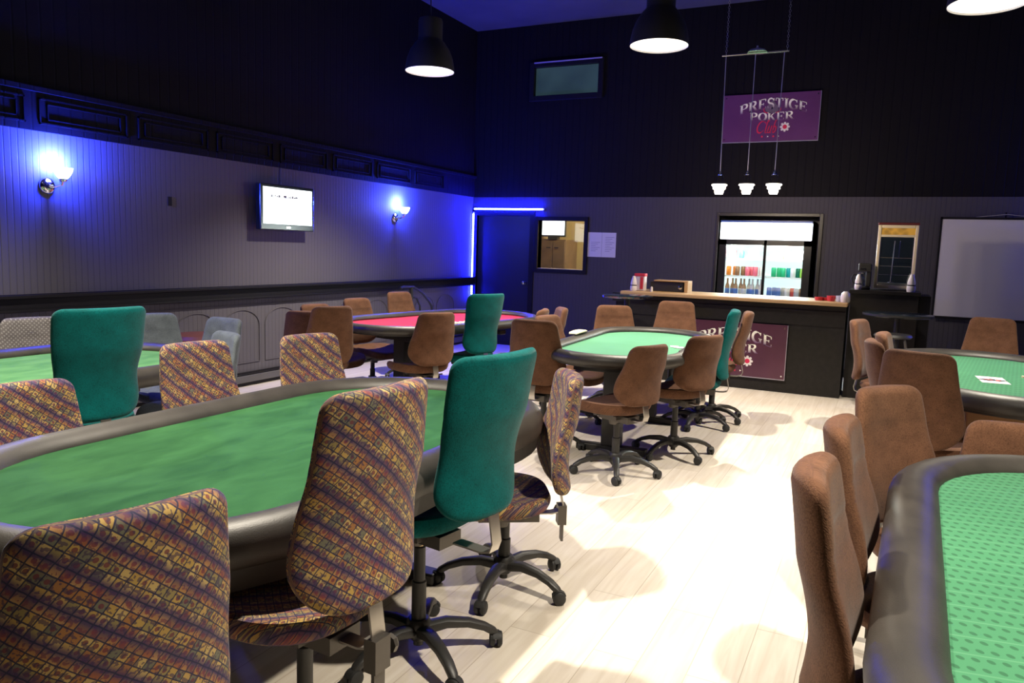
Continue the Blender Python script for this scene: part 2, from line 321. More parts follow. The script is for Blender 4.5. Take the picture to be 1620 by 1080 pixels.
# ------------------------------------------------------------ mesh helpers
class MB:
    def __init__(s): s.v = []; s.f = []; s.uv = {}
    def add(s, vs, fs, uvs=None):
        o = len(s.v); s.v += [tuple(x) for x in vs]
        for k, f in enumerate(fs):
            if uvs: s.uv[len(s.f)] = uvs[k]
            s.f.append(tuple(i + o for i in f))
    def box(s, x0, x1, y0, y1, z0, z1):
        if x0 > x1: x0, x1 = x1, x0
        if y0 > y1: y0, y1 = y1, y0
        s.add([(x0, y0, z0), (x1, y0, z0), (x1, y1, z0), (x0, y1, z0), (x0, y0, z1), (x1, y0, z1), (x1, y1, z1), (x0, y1, z1)],
              [(0, 3, 2, 1), (4, 5, 6, 7), (0, 1, 5, 4), (1, 2, 6, 5), (2, 3, 7, 6), (3, 0, 4, 7)])
    def rings(s, R, close=True, cap=True, uv=None):
        n = len(R[0]); vs = [p for r in R for p in r]; fs = []; us = [] if uv else None
        m = n if close else n - 1
        for i in range(len(R) - 1):
            for j in range(m):
                k = (j + 1) % n
                fs.append((i * n + j, i * n + k, (i + 1) * n + k, (i + 1) * n + j))
                if uv:
                    k2 = j + 1
                    us.append([uv[i][j], uv[i][k2], uv[i + 1][k2], uv[i + 1][j]])
        if cap and close:
            fs.append(tuple(reversed(range(n)))); fs.append(tuple((len(R) - 1) * n + j for j in range(n)))
            if uv:
                us.append([uv[0][j] for j in reversed(range(n))]); us.append([uv[-1][j] for j in range(n)])
        s.add(vs, fs, us)
    def lathe(s, prof, c=(0, 0, 0), n=24, cap=True):
        R = [[(c[0] + r * cos(2 * pi * j / n), c[1] + r * sin(2 * pi * j / n), c[2] + z) for j in range(n)] for r, z in prof]
        s.rings(R, True, cap)
    def cyl(s, c, r, h, n=20): s.lathe([(r, 0), (r, h)], c, n)
    def tube(s, pts, r, n=8, closed=False):
        P = [Vector(p) for p in pts]; R = []
        rr = r if isinstance(r, (list, tuple)) else [r] * len(P)
        up = None
        for i, p in enumerate(P):
            if closed: t = (P[(i + 1) % len(P)] - P[i - 1]).normalized()
            else: t = (P[min(i + 1, len(P) - 1)] - P[max(i - 1, 0)]).normalized()
            if up is None: up = Vector((0, 0, 1)) if abs(t.z) < 0.9 else Vector((1, 0, 0))
            a = t.cross(up)
            if a.length < 1e-4: a = t.cross(Vector((0, 1, 0)))
            a.normalize(); b = a.cross(t).normalized(); up = b
            R.append([tuple(p + rr[i] * (a * cos(2 * pi * j / n) + b * sin(2 * pi * j / n))) for j in range(n)])
        if closed: R.append(R[0])
        s.rings(R, True, not closed)
    def sweep_section(s, pts, hw, hh, n=12, ex=3.0):
        """flat arm: superellipse section, sizes per point; horizontal width hw, vertical hh"""
        R = []
        P = [Vector(p) for p in pts]
        for i, p in enumerate(P):
            t = (P[min(i + 1, len(P) - 1)] - P[max(i - 1, 0)]).normalized()
            a = Vector((-t.y, t.x, 0)).normalized() if (abs(t.x) + abs(t.y)) > 1e-4 else Vector((1, 0, 0)); b = t.cross(a) * -1
            ring = []
            for j in range(n):
                q = 2 * pi * j / n; c_, s_ = cos(q), sin(q)
                ring.append(tuple(p + a * hw[i] * math.copysign(abs(c_) ** (2 / ex), c_) + b * hh[i] * math.copysign(abs(s_) ** (2 / ex), s_)))
            R.append(ring)
        s.rings(R)
    def sphere(s, c, r, n=12, m=8, sz=1.0):
        s.lathe([(max(1e-4, r * sin(pi * i / m)), -r * sz * cos(pi * i / m)) for i in range(m + 1)], c, n)
    def build(s, name, mat, parent=None, smooth=True, bevel=0.0, me_only=False):
        me = bpy.data.meshes.new(name); me.from_pydata(s.v, [], s.f)
        if s.uv:
            ul = me.uv_layers.new(name='UVMap')
            for p in me.polygons:
                if p.index in s.uv:
                    for li, uvc in zip(p.loop_indices, s.uv[p.index]): ul.data[li].uv = uvc
        me.materials.append(mat)
        if smooth:
            me.polygons.foreach_set('use_smooth', [True] * len(me.polygons))
            try: me.set_sharp_from_angle(angle=radians(38))
            except Exception: pass
        me.validate(); me.update()
        if me_only: return me
        o = bpy.data.objects.new(name, me); COL.objects.link(o)
        if bevel:
            b = o.modifiers.new('bevel', 'BEVEL'); b.width = bevel; b.segments = 2; b.limit_method = 'ANGLE'
        if parent: o.parent = parent
        return o

def from_mesh(name, me, parent):
    o = bpy.data.objects.new(name, me); COL.objects.link(o); o.parent = parent
    return o

def empty(name, label, cat, loc=(0, 0, 0), rz=0.0, group=None):
    o = bpy.data.objects.new(name, None); COL.objects.link(o); o.empty_display_size = 0.1
    o.location = loc; o.rotation_euler = (0, 0, rz); o['label'] = label; o['category'] = cat
    if group: o['group'] = group
    return o

def tag(o, label, cat, group=None):
    o['label'] = label; o['category'] = cat
    if group: o['group'] = group
    return o

def struct(o, label=None):
    o['kind'] = 'structure'
    if label: o['label'] = label
    return o

# ------------------------------------------------------------ room shell
b = MB(); b.box(XL - 0.1, XR + 0.1, YR - 0.1, YB + 1.9, -0.1, 0)
struct(b.build('floor', M['floor'], smooth=False), 'pale whitewashed plank floor')
b = MB(); b.box(XL - 0.1, XR + 0.1, YR - 0.1, YB + 0.1, ZC, ZC + 0.1)
struct(b.build('ceiling', M['ceiling'], smooth=False), 'high dark ceiling')
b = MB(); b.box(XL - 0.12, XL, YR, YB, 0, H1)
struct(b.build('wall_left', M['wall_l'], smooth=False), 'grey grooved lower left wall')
b = MB(); b.box(XL - 0.12, XL, YR, YB, H1, ZC)
struct(b.build('wall_left_upper', M['black_l'], smooth=False), 'black upper left wall')
b = MB(); b.box(XR, XR + 0.1, YR, YB, 0, ZC)
struct(b.build('wall_right', M['black_paint'], smooth=False), 'black right wall')
b = MB(); b.box(XL, XR, YR - 0.1, YR, 0, ZC)
struct(b.build('wall_rear', M['black_paint'], smooth=False), 'black wall behind')

def wall_cells(xs, zs, holes, y0, y1):
    b = MB()
    for i in range(len(xs) - 1):
        for k in range(len(zs) - 1):
            cx, cz = (xs[i] + xs[i + 1]) / 2, (zs[k] + zs[k + 1]) / 2
            if any(h[0] < cx < h[1] and h[2] < cz < h[3] for h in holes): continue
            b.box(xs[i], xs[i + 1], y0, y1, zs[k], zs[k + 1])
    return b
DOOR = (-5.58, -4.70, 0.0, 1.92); WIN = (-4.565, -3.855, 1.17, 1.86); FRG = (-2.0, -0.79, 0.0, 1.95); WUP = (-4.70, -3.74, 3.60, 3.99)
holes = [DOOR, WIN, FRG]
xs = sorted({XL, XR, *[h[0] for h in holes], *[h[1] for h in holes]}); zs = sorted({0, H1, *[h[2] for h in holes], *[h[3] for h in holes]})
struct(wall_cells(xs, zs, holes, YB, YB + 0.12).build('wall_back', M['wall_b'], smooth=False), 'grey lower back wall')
struct(wall_cells(sorted({XL, XR, WUP[0], WUP[1]}), sorted({H1, ZC, WUP[2], WUP[3]}), [WUP], YB, YB + 0.12).build('wall_back_upper', M['black_b'], smooth=False), 'black upper back wall')

# black band with raised rectangular panels above the grey wall
b = MB(); b.box(XL, XL + 0.018, YR, YB, H1, H1 + 0.28); b.box(XL, XL + 0.05, YR, YB, H1 + 0.275, H1 + 0.31)
y = 0.0
while y < YB - 0.5:
    for (a0, a1, z0, z1) in ((0, 0.72, 0.05, 0.062), (0, 0.72, 0.225, 0.237), (0, 0.012, 0.05, 0.237), (0.708, 0.72, 0.05, 0.237),
                             (0.06, 0.66, 0.085, 0.092), (0.06, 0.66, 0.195, 0.202), (0.06, 0.067, 0.085, 0.202), (0.653, 0.66, 0.085, 0.202)):
        b.box(XL + 0.018, XL + 0.03, y + a0 - 0.55, y + a1 - 0.55, H1 + z0, H1 + z1)
    y += 0.82
struct(b.build('trim_1', M['black_l'], smooth=False), 'black band with raised panels')
# chair rail
b = MB(); b.box(XL, XL + 0.05, YR, YB - 0.03, 0.872, 1.0); b.box(XL, XL + 0.09, YR, YB - 0.03, 0.975, 1.0); b.box(XL, XL + 0.065, YR, YB - 0.03, 0.872, 0.89)
struct(b.build('trim_2', M['black_paint'], smooth=False, bevel=0.004), 'black chair rail')
# arched panel mouldings on the dado
b = MB()
y = 0.30
while y < YB - 0.6:
    pts = []
    for k in range(17):
        a = pi * k / 16; pts.append((XL + 0.004, y + 0.235 - 0.235 * cos(a), 0.60 + 0.16 * sin(a)))
    b.tube([(XL + 0.004, y, 0.23)] + pts + [(XL + 0.004, y + 0.47, 0.23)], 0.0045, 6)
    b.tube([(XL + 0.004, y, 0.23), (XL + 0.004, y + 0.47, 0.23)], 0.0045, 6)
    y += 0.55
b.box(XL, XL + 0.006, YR, YB, 0.80, 0.812)
struct(b.build('trim_3', simple('dado_moulding_paint', (0.115, 0.105, 0.12), 0.7, spec=0.12)), 'arched dado mouldings')
b = MB(); b.box(XL, XL + 0.035, YR, YB, 0.035, 0.105); b.box(XL, XL + 0.012, YR, YB, 0.0, 0.125)
struct(b.build('baseboard_left', M['grey_trim'], smooth=False, bevel=0.004))
b = MB(); b.box(XL, XL + 0.03, YR, YB, 0.125, 0.137); b.box(XL, XL + 0.03, YR, YB, 0.012, 0.034)  # solid black strips in place of the shade in the gaps
struct(b.build('trim_4', M['black_paint'], smooth=False), 'black strips painted for the shadow gaps of the baseboard')
b = MB()
for x0, x1 in ((-4.62, -2.1), (-0.70, XR)): b.box(x0, x1, YB - 0.015, YB, 0, 0.1)
struct(b.build('baseboard_back', M['black_paint'], smooth=False))

# door (dark, in the LED lit corner)
b = MB(); b.box(DOOR[0], DOOR[1], YB + 0.03, YB + 0.075, 0.0, DOOR[3])
d1 = struct(b.build('door_1', simple('dark_door_paint', (0.006, 0.006, 0.010), 0.5), smooth=False), 'dark door in the corner')
b = MB(); b.box(DOOR[0] - 0.075, DOOR[0], YB - 0.02, YB + 0.03, 0, DOOR[3] + 0.08); b.box(DOOR[1], DOOR[1] + 0.075, YB - 0.02, YB + 0.03, 0, DOOR[3] + 0.08); b.box(DOOR[0], DOOR[1], YB - 0.02, YB + 0.03, DOOR[3], DOOR[3] + 0.08)
b.build('door_frame', M['black_paint'], d1, smooth=False)
b = MB(); b.cyl((0, 0, 0), 0.028, 0.012); b.lathe([(0.012, 0.01), (0.012, 0.035), (0.026, 0.045), (0.03, 0.06), (0.024, 0.075), (0.001, 0.08)])
k = b.build('door_knob', M['chrome'], d1); k.location = (-4.775, YB + 0.03, 0.95); k.rotation_euler = (pi / 2, 0, 0)
b = MB(); b.box(DOOR[0] - .1, DOOR[1] + .1, YB + 0.12, YB + 0.14, 0, 2.1)
struct(b.build('wall_behind_door', M['black_paint'], smooth=False))

def frame(b, x0, x1, z0, z1, wd, y0, y1):
    b.box(x0 - wd, x0, y0, y1, z0 - wd, z1 + wd); b.box(x1, x1 + wd, y0, y1, z0 - wd, z1 + wd)
    b.box(x0, x1, y0, y1, z1, z1 + wd); b.box(x0, x1, y0, y1, z0 - wd, z0)

# lower window to the office
b = MB(); frame(b, WIN[0], WIN[1], WIN[2], WIN[3], 0.055, YB - 0.03, YB + 0.12)
w2 = struct(b.build('window_1', M['black_paint'], smooth=False, bevel=0.004), 'black framed window into a tan room')
b = MB(); b.box(WIN[0], WIN[1], YB + 0.05, YB + 0.055, WIN[2], WIN[3]); b.build('pane', M['glass'], w2, smooth=False)
b = MB(); b.box(WIN[0], WIN[1], YB + 0.0, YB + 0.12, WIN[2] - 0.005, WIN[2] + 0.008); b.build('window_sill', M['cloth_y'], w2, smooth=False)
# office room behind
b = MB(); x0, x1, y0, y1 = -5.0, -3.2, YB + 0.14, YB + 1.8
b.box(x0 - .05, x0, y0, y1, 0, 2.4); b.box(x1, x1 + .05, y0, y1, 0, 2.4); b.box(x0, x1, y1, y1 + .05, 0, 2.4); b.box(x0, x1, y0 - .02, y1, 2.4, 2.45)
struct(b.build('wall_office', M['tan_wall'], smooth=False), 'tan painted room beyond the window')
lk = empty('storage_cabinet', 'brown two-door cabinet seen through the office window', 'cabinet', (-4.76, YB + 1.0, 0))
b = MB(); b.box(-0.215, 0.215, 0, 0.5, 0, 1.61); b.build('body', M['locker'], lk, smooth=False, bevel=0.01)
for s_ in (-1, 1):
    b = MB(); b.box(0.004 * s_, 0.205 * s_, -0.02, 0, 0.03, 1.58); dd = b.build('door', M['locker'], lk, smooth=False, bevel=0.004)
    b = MB(); b.box(0.035 * s_, 0.10 * s_, -0.035, -0.02, 1.47, 1.485); b.build('handle', M['tv_black'], dd, smooth=False)
otv = empty('television', 'small bright television above the brown cabinet in the office', 'television', (-4.765, YB + 1.0, 1.61))
b = MB(); b.box(-0.20, 0.20, 0, 0.05, 0.04, 0.30); b.box(-0.08, 0.08, -0.02, 0.08, 0.0, 0.04); b.build('casing', M['tv_black'], otv, smooth=False)
b = MB(); b.box(-0.19, 0.19, -0.006, 0.0, 0.065, 0.29); b.build('screen', M['screen'], otv, smooth=False)

# upper window
b = MB(); frame(b, WUP[0], WUP[1], WUP[2], WUP[3], 0.07, YB - 0.05, YB + 0.12)
w1 = struct(b.build('window_2', M['black_paint'], smooth=False, bevel=0.004), 'small high window in a black frame')
b = MB(); b.box(WUP[0] + 0.0, WUP[1] + 0.05, YB - 0.062, YB - 0.05, WUP[3] + 0.05, WUP[3] + 0.066); b.build('frame_edge', simple('grey_edge', (0.35, 0.3, 0.45), 0.4), w1, smooth=False)
def teal_pane_glow():  # dim mottled teal glow painted into the pane
    m, N, L, B = newmat('pane_glow')
    tc = N.new('ShaderNodeTexCoord'); n = N.new('ShaderNodeTexNoise'); n.inputs['Scale'].default_value = 1.6; n.inputs['Detail'].default_value = 3; L.new(tc.outputs['Object'], n.inputs['Vector'])
    L.new(mixc(N, L, n.outputs['Fac'], (0.01, 0.02, 0.03), (0.06, 0.12, 0.14)), B.inputs['Emission Color']); B.inputs['Emission Strength'].default_value = 0.6
    B.inputs['Base Color'].default_value = (0.01, 0.015, 0.02, 1); B.inputs['Roughness'].default_value = 0.1
    return m
b = MB(); b.box(WUP[0], WUP[1], YB + 0.02, YB + 0.03, WUP[2], WUP[3]); b.build('pane', teal_pane_glow(), w1, smooth=False)

# fridge niche frame
b = MB()
b.box(-2.04, -2.0, YB - 0.02, YB + 0.8, 0, 1.99); b.box(-0.79, -0.745, YB - 0.02, YB + 0.8, 0, 1.99); b.box(-2.0, -0.79, YB - 0.02, YB + 0.8, 1.95, 1.99); b.box(-2.04, -0.745, YB + 0.8, YB + 0.84, 0, 1.99)
struct(b.build('trim_5', simple('dark_brown_frame', (0.025, 0.02, 0.017), 0.4), smooth=False, bevel=0.004), 'dark niche frame around the fridge')

# ------------------------------------------------------------ LED strips
def beads(p0, p1, n, r, parent):
    b = MB(); P0, P1 = Vector(p0), Vector(p1)
    for i in range(n):
        p = P0.lerp(P1, (i + 0.5) / n); b.sphere(tuple(p), r, 8, 5)
    return b.build('diodes', M['led'], parent)
def area(name, loc, rot, sx, sy, col, P, parent=None):
    l = bpy.data.lights.new(name, 'AREA'); l.shape = 'RECTANGLE'; l.size = sx; l.size_y = sy; l.color = col; l.energy = P
    o = bpy.data.objects.new(name, l); COL.objects.link(o); o.location = loc; o.rotation_euler = rot
    if parent: o.parent = parent
    return o
led1 = empty('led_strip', 'upright blue-white led strip in the wall corner', 'led strip', (XL + 0.03, YB - 0.035, 0), 0, 'blue led strips in the corner')
b = MB(); b.box(-0.012, 0.012, 0, 0.012, 0.66, 1.97); b.build('carrier', M['led_strip'], led1, smooth=False)
beads((0, -0.006, 0.68), (0, -0.006, 1.95), 46, 0.013, led1)
led2 = empty('led_strip', 'horizontal blue-white led strip above the corner door', 'led strip', (0, YB - 0.035, 2.015), 0, 'blue led strips in the corner')
b = MB(); b.box(-5.63, -4.48, 0, 0.012, -0.012, 0.012); b.build('carrier', M['led_strip'], led2, smooth=False)
beads((-5.62, -0.006, 0), (-4.49, -0.006, 0), 42, 0.013, led2)
BLUE = (0.02, 0.09, 1.0)

# ------------------------------------------------------------ lamps
def pendant(x, y, label):
    t = empty('pendant_lamp', label, 'pendant lamp', (x, y, PEND_Z), 0, 'round factory pendant lamps')
    r = 0.23
    out = [(r, 0), (r * 0.98, 0.05), (r * 0.92, 0.12), (r * 0.80, 0.19), (r * 0.62, 0.25), (r * 0.50, 0.28), (r * 0.49, 0.29), (r * 0.49, 0.45), (r * 0.45, 0.47), (0.02, 0.475)]
    inn = [(r - 0.004, 0), (r * 0.98 - 0.004, 0.05), (r * 0.92 - 0.004, 0.12), (r * 0.80 - 0.004, 0.19), (r * 0.6, 0.25), (0.01, 0.27)]
    b = MB(); b.lathe(out, n=40, cap=False); b.build('lamp_shade', M['shade'], t)
    b = MB(); b.lathe(inn, n=40, cap=False); b.build('shade_lining', M['white_plastic'], t)
    b = MB(); b.lathe([(0.001, 0.012), (r - 0.006, 0.012)], n=40, cap=False); b.build('glow_disc', M['lamp_glow'], t)  # glowing disc added for the glaring white inside of the shade
    b = MB(); b.tube([(0, 0, 0.47), (0, 0, ZC - PEND_Z)], 0.006); b.build('cord', M['plastic'], t)
    b = MB(); b.lathe([(0.001, -0.03), (0.055, -0.03), (0.06, 0), (0.001, 0)], (0, 0, ZC - PEND_Z)); b.build('ceiling_rose', M['plastic'], t)
    l = bpy.data.lights.new('bulb', 'SPOT'); l.energy = LAMP_W; l.color = (1.0, 0.90, 0.74); l.shadow_soft_size = 0.05; l.spot_size = radians(116); l.spot_blend = 0.75
    o = bpy.data.objects.new('bulb', l); COL.objects.link(o); o.parent = t; o.location = (0, 0, -0.06)
    return t
plabs = ['grey factory pendant lamp over the red table, leftmost lamp', 'factory pendant lamp over the table before the bar, middle lamp', 'factory pendant lamp cut off by the top right corner',
         'factory pendant lamp out of view over the left back table', 'factory pendant lamp out of view over the near left table', 'factory pendant lamp out of view over the near right table']
for (x, y), lb in zip(PEND, plabs): pendant(x, y, lb)

def sconce(x, y, z, label, rot=0.0, dim=1.0):
    t = empty('wall_sconce', label, 'wall lamp', (x, y, z), rot, 'cup shaped wall sconces')
    b = MB(); R = []
    for r, d in ((0.001, 0.03), (0.03, 0.03), (0.052, 0.022), (0.062, 0.008), (0.062, 0.0)):
        R.append([(d, r * cos(2 * pi * j / 24), r * sin(2 * pi * j / 24)) for j in range(24)])
    b.rings(R, True, False); b.build('backplate', M['chrome'], t)
    b = MB(); b.tube([(0.02, 0, 0), (0.06, 0.03, -0.005), (0.10, 0.05, 0.01), (0.11, 0.055, 0.05)], 0.009, 8); b.build('arm', M['chrome'], t)
    b = MB(); b.lathe([(0.02, 0.03), (0.03, 0.045), (0.03, 0.055)], (0.11, 0.055, 0)); b.build('cup_holder', M['chrome'], t)
    b = MB(); b.lathe([(0.028, 0.055), (0.045, 0.075), (0.062, 0.105), (0.068, 0.135), (0.062, 0.135), (0.05, 0.10), (0.02, 0.07)], (0.11, 0.055, 0), 28, False); b.build('glass_shade', M['sconce_glass'], t)
    for k_, (c, e, sz, off) in enumerate((((0.003, 0.028, 1.0), SCONCE_W, 0.03, (0.11, 0.055, 0.13)), ((0.75, 0.80, 1.0), SCONCE_W * 0.035, 0.02, (0.09, 0.045, 0.165)))):
        l = bpy.data.lights.new('sconce_bulb', 'POINT'); l.energy = e * dim; l.color = c; l.shadow_soft_size = sz
        o = bpy.data.objects.new('sconce_bulb', l); COL.objects.link(o); o.parent = t; o.location = off
    return t
sconce(XL, 3.60, 1.80, 'glowing blue-white wall sconce at the left edge, nearest the camera')
sconce(XL, 8.06, 1.785, 'glowing blue-white wall sconce between the television and the corner')
sconce(2.3, YB, 1.95, 'wall sconce beyond the projection screen, outside the right edge', radians(-90), 0.75)

# ------------------------------------------------------------ tables
def stadium(Lh, r, n=20):
    """outline points of a racetrack with long axis y; Lh = half straight length"""
    pts = []
    for k in range(n + 1): a = pi * k / n; pts.append((r * cos(a), Lh + r * sin(a)))
    for k in range(n + 1): a = pi + pi * k / n; pts.append((r * cos(a), -Lh + r * sin(a)))
    # subdivide straights
    out = []
    for i, p in enumerate(pts):
        q = pts[(i + 1) % len(pts)]; out.append(p); d = math.hypot(q[0] - p[0], q[1] - p[1])
        if d > 0.3:
            m_ = 10
            for k in range(1, m_): out.append((p[0] + (q[0] - p[0]) * k / m_, p[1] + (q[1] - p[1]) * k / m_))
    return out

def offset_ring(Lh, r, z): return [(x, y, z) for x, y in stadium(Lh, r)]

def poker_table(x, y, rz, length, width, felt_m, label, base='trestle', skirt=False, zt=0.775, rw=0.145, rh=1.0):
    t = empty('poker_table', label, 'poker table', (x, y, 0), rz, 'oval poker tables')
    r = width / 2; Lh = length / 2 - r; k_ = rw / 0.145
    sec = []
    # padded rail section: (inset from outer edge, z)
    sec += [(0.045, zt - 0.125), (0.02, zt - 0.118), (0.004, zt - 0.098), (0.0, zt - 0.070), (0.004, zt - 0.045), (0.018, zt - 0.022), (0.040, zt - 0.007), (0.068, zt), (0.096, zt - 0.004), (0.120, zt - 0.016), (0.138, zt - 0.034), (0.145, zt - 0.052), (0.141, zt - 0.07)]
    sec = [(i * k_, zt - (zt - z) * rh) for i, z in sec]
    b = MB(); b.rings([offset_ring(Lh, r - i, z) for i, z in sec], True, False); b.build('padded_rail', M['vinyl'], t)
    zf = zt - 0.045
    b = MB(); ring = offset_ring(Lh, r - rw + 0.006, zf); ring2 = offset_ring(Lh, r - rw + 0.006, zf - 0.012)
    b.rings([ring2, ring], True, True); b.build('felt_surface', felt_m, t)
    b = MB(); b.rings([offset_ring(Lh, r - 0.05, zt - 0.145 * rh), offset_ring(Lh, r - 0.05, zt - 0.118 * rh)], True, True)
    b.build('tabletop', M['base_wood'] if base == 'wood' else M['plastic'], t)
    b = MB(); off = 0.055
    if skirt: b.rings([offset_ring(Lh, r - 0.012, zt - 0.108), offset_ring(Lh, r - 0.022, zt - 0.165), offset_ring(Lh, r - 0.03, zt - 0.165), offset_ring(Lh, r - 0.03, zt - 0.108)], True, False)
    else: b.rings([offset_ring(Lh, r - 0.03, zt - 0.112 * rh), offset_ring(Lh, r - 0.045, zt - 0.14 * rh), offset_ring(Lh, r - 0.06, zt - 0.14 * rh)], True, False)
    b.build('vinyl_skirt', M['vinyl_dk'], t)
    if base == 'wood':
        for s_ in (-1, 1):
            b = MB(); b.box(-0.30, 0.30, s_ * Lh - 0.20, s_ * Lh + 0.20, 0.0, zt - 0.145); b.build('pedestal', M['base_wood'], t, smooth=False, bevel=0.01)
        b = MB(); b.box(-0.10, 0.10, -Lh + 0.2, Lh - 0.2, 0.10, 0.45); b.build('stretcher', M['base_wood'], t, smooth=False)
    else:
        for s_ in (-1, 1):
            b = MB(); b.box(-0.07, 0.07, s_ * Lh - 0.05, s_ * Lh + 0.05, 0.05, zt - 0.145); b.box(-0.26, 0.26, s_ * Lh - 0.04, s_ * Lh + 0.04, 0.0, 0.05)
            b.box(-0.30, 0.30, s_ * Lh - 0.05, s_ * Lh + 0.05, zt - 0.19, zt - 0.145); b.build('leg', M['plastic'], t, smooth=False, bevel=0.008)
    return t
TZ = 0.73
t1 = poker_table(-1.90, 2.13, radians(-0.7), 2.44, 1.34, M['felt_green'], 'large green velvet poker table nearest the camera on the left', skirt=True)
t2 = poker_table(-3.99, 2.22, 0, 2.36, 1.24, M['felt_olive'], 'green velvet poker table at the left edge behind the nearest one', rw=0.12, rh=0.75)
t3 = poker_table(-3.80, 6.25, radians(-10), 2.34, 1.22, M['felt_red'], 'red felt poker table by the blue-lit corner', rw=0.11, rh=0.62)
t4 = poker_table(-1.725, 5.73, radians(3), 2.18, 1.05, M['felt_mint'], 'light green poker table standing before the bar', rw=0.11, rh=0.68)
t5 = poker_table(0.70, 5.71, radians(5), 2.36, 1.22, M['felt_suit'], 'light green poker table on a wooden base below the projection screen', base='wood', rw=0.125, rh=0.85)
t6 = poker_table(0.665, 2.06, radians(-2), 2.44, 1.25, M['felt_suit'], 'green suit-patterned poker table nearest the camera at the right edge')

def chip_tray(x, y, rz, label, lit=False):
    t = empty('chip_tray', label, 'chip tray', (x, y, TZ), rz, 'dealer chip trays')
    b = MB(); b.box(-0.05, 0.05, -0.20, 0.20, 0, 0.012); b.box(-0.05, -0.042, -0.2, 0.2, 0.012, 0.035); b.box(0.042, 0.05, -0.2, 0.2, 0.012, 0.035); b.box(-0.05, 0.05, -0.2, -0.192, 0.012, 0.035); b.box(-0.05, 0.05, 0.192, 0.2, 0.012, 0.035)
    b.build('tray', M['plastic'], t, smooth=False)
    if lit:
        for k in range(6):
            b = MB(); b.tube([(-0.03, -0.16 + k * 0.064, 0.03), (0.03, -0.16 + k * 0.064, 0.03)], 0.017, 12)
            b.build('chip_row', M['cream'] if k % 2 else M['white_plastic'], t)
    return t
chip_tray(-3.40, 5.95, radians(-10), 'chip tray with pale chips on the red table', True)
chip_tray(-1.24, 5.50, radians(4), 'black empty chip tray on the table before the bar')
# flat cards / prints on felts
def flat_card(name, x, y, rz, w_, h_, mat, label, cat, z=TZ, group=None):
    b = MB(); b.box(-w_ / 2, w_ / 2, -h_ / 2, h_ / 2, 0, 0.002); o = b.build(name, mat, smooth=False); o.location = (x, y, z + 0.0005); o.rotation_euler = (0, 0, rz)
    return tag(o, label, cat, group)
pr = empty('felt_print', 'white rectangular card print on the green felt below the screen', 'print', (0.645, 5.50, TZ + 0.0005), 0.05)
b = MB(); b.box(-0.075, 0.075, -0.14, 0.14, 0, 0.001); b.build('white_panel', simple('print_white', (0.8, 0.78, 0.75), 0.7), pr, smooth=False)
for k in range(5):
    a = radians(-50 + 25 * k); b = MB(); b.add([(-0.016, 0.02, 0.0015), (0.016, 0.02, 0.0015), (0.016, 0.095, 0.0015), (-0.016, 0.095, 0.0015)], [(0, 1, 2, 3)])
    o = b.build('card_mark', [M['tv_black'], simple('print_red', (0.4, 0.08, 0.08), 0.7)][k % 2], pr, smooth=False); o.rotation_euler = (0, 0, a); o.location = (0, -0.06, 0.0002 * k)
for k, (x, y, r_) in enumerate(((-1.43, 5.80, 0.3), (-1.37, 5.74, -0.5))):
    flat_card('playing_card', x, y, r_, 0.064, 0.089, M['white_plastic'], ['white playing card beside the chip tray, nearer the bar', 'white playing card beside the chip tray, nearer the camera'][k], 'playing card', TZ + 0.002 * k, 'playing cards on the felt')
b = MB(); b.cyl((0, 0, 0), 0.02, 0.012); o = b.build('dealer_chip', M['cloth_y']); o.location = (0.85, 5.75, TZ); tag(o, 'small pale chip at the right edge of the picture on green felt', 'poker chip')
b = MB(); b.sweep_section([(0, -0.16, 0), (0, -0.10, 0.006), (0, 0.0, 0.008), (0, 0.10, 0.006), (0, 0.16, 0)], [0.03, 0.045, 0.048, 0.045, 0.03], [0.004, 0.008, 0.009, 0.008, 0.004], 16)
o = b.build('folded_cloth', M['cloth_y']); o.location = (-2.215, 5.75, 0.786); o.rotation_euler = (0, 0, radians(4)); tag(o, 'pale yellow folded cloth on the left rail of the table before the bar', 'cloth')

# ------------------------------------------------------------ chairs
CASTER_R = 0.028
def se(c_, s_, n1, n2): return math.copysign(abs(c_) ** (2 / n1), c_), math.copysign(abs(s_) ** (2 / n2), s_)

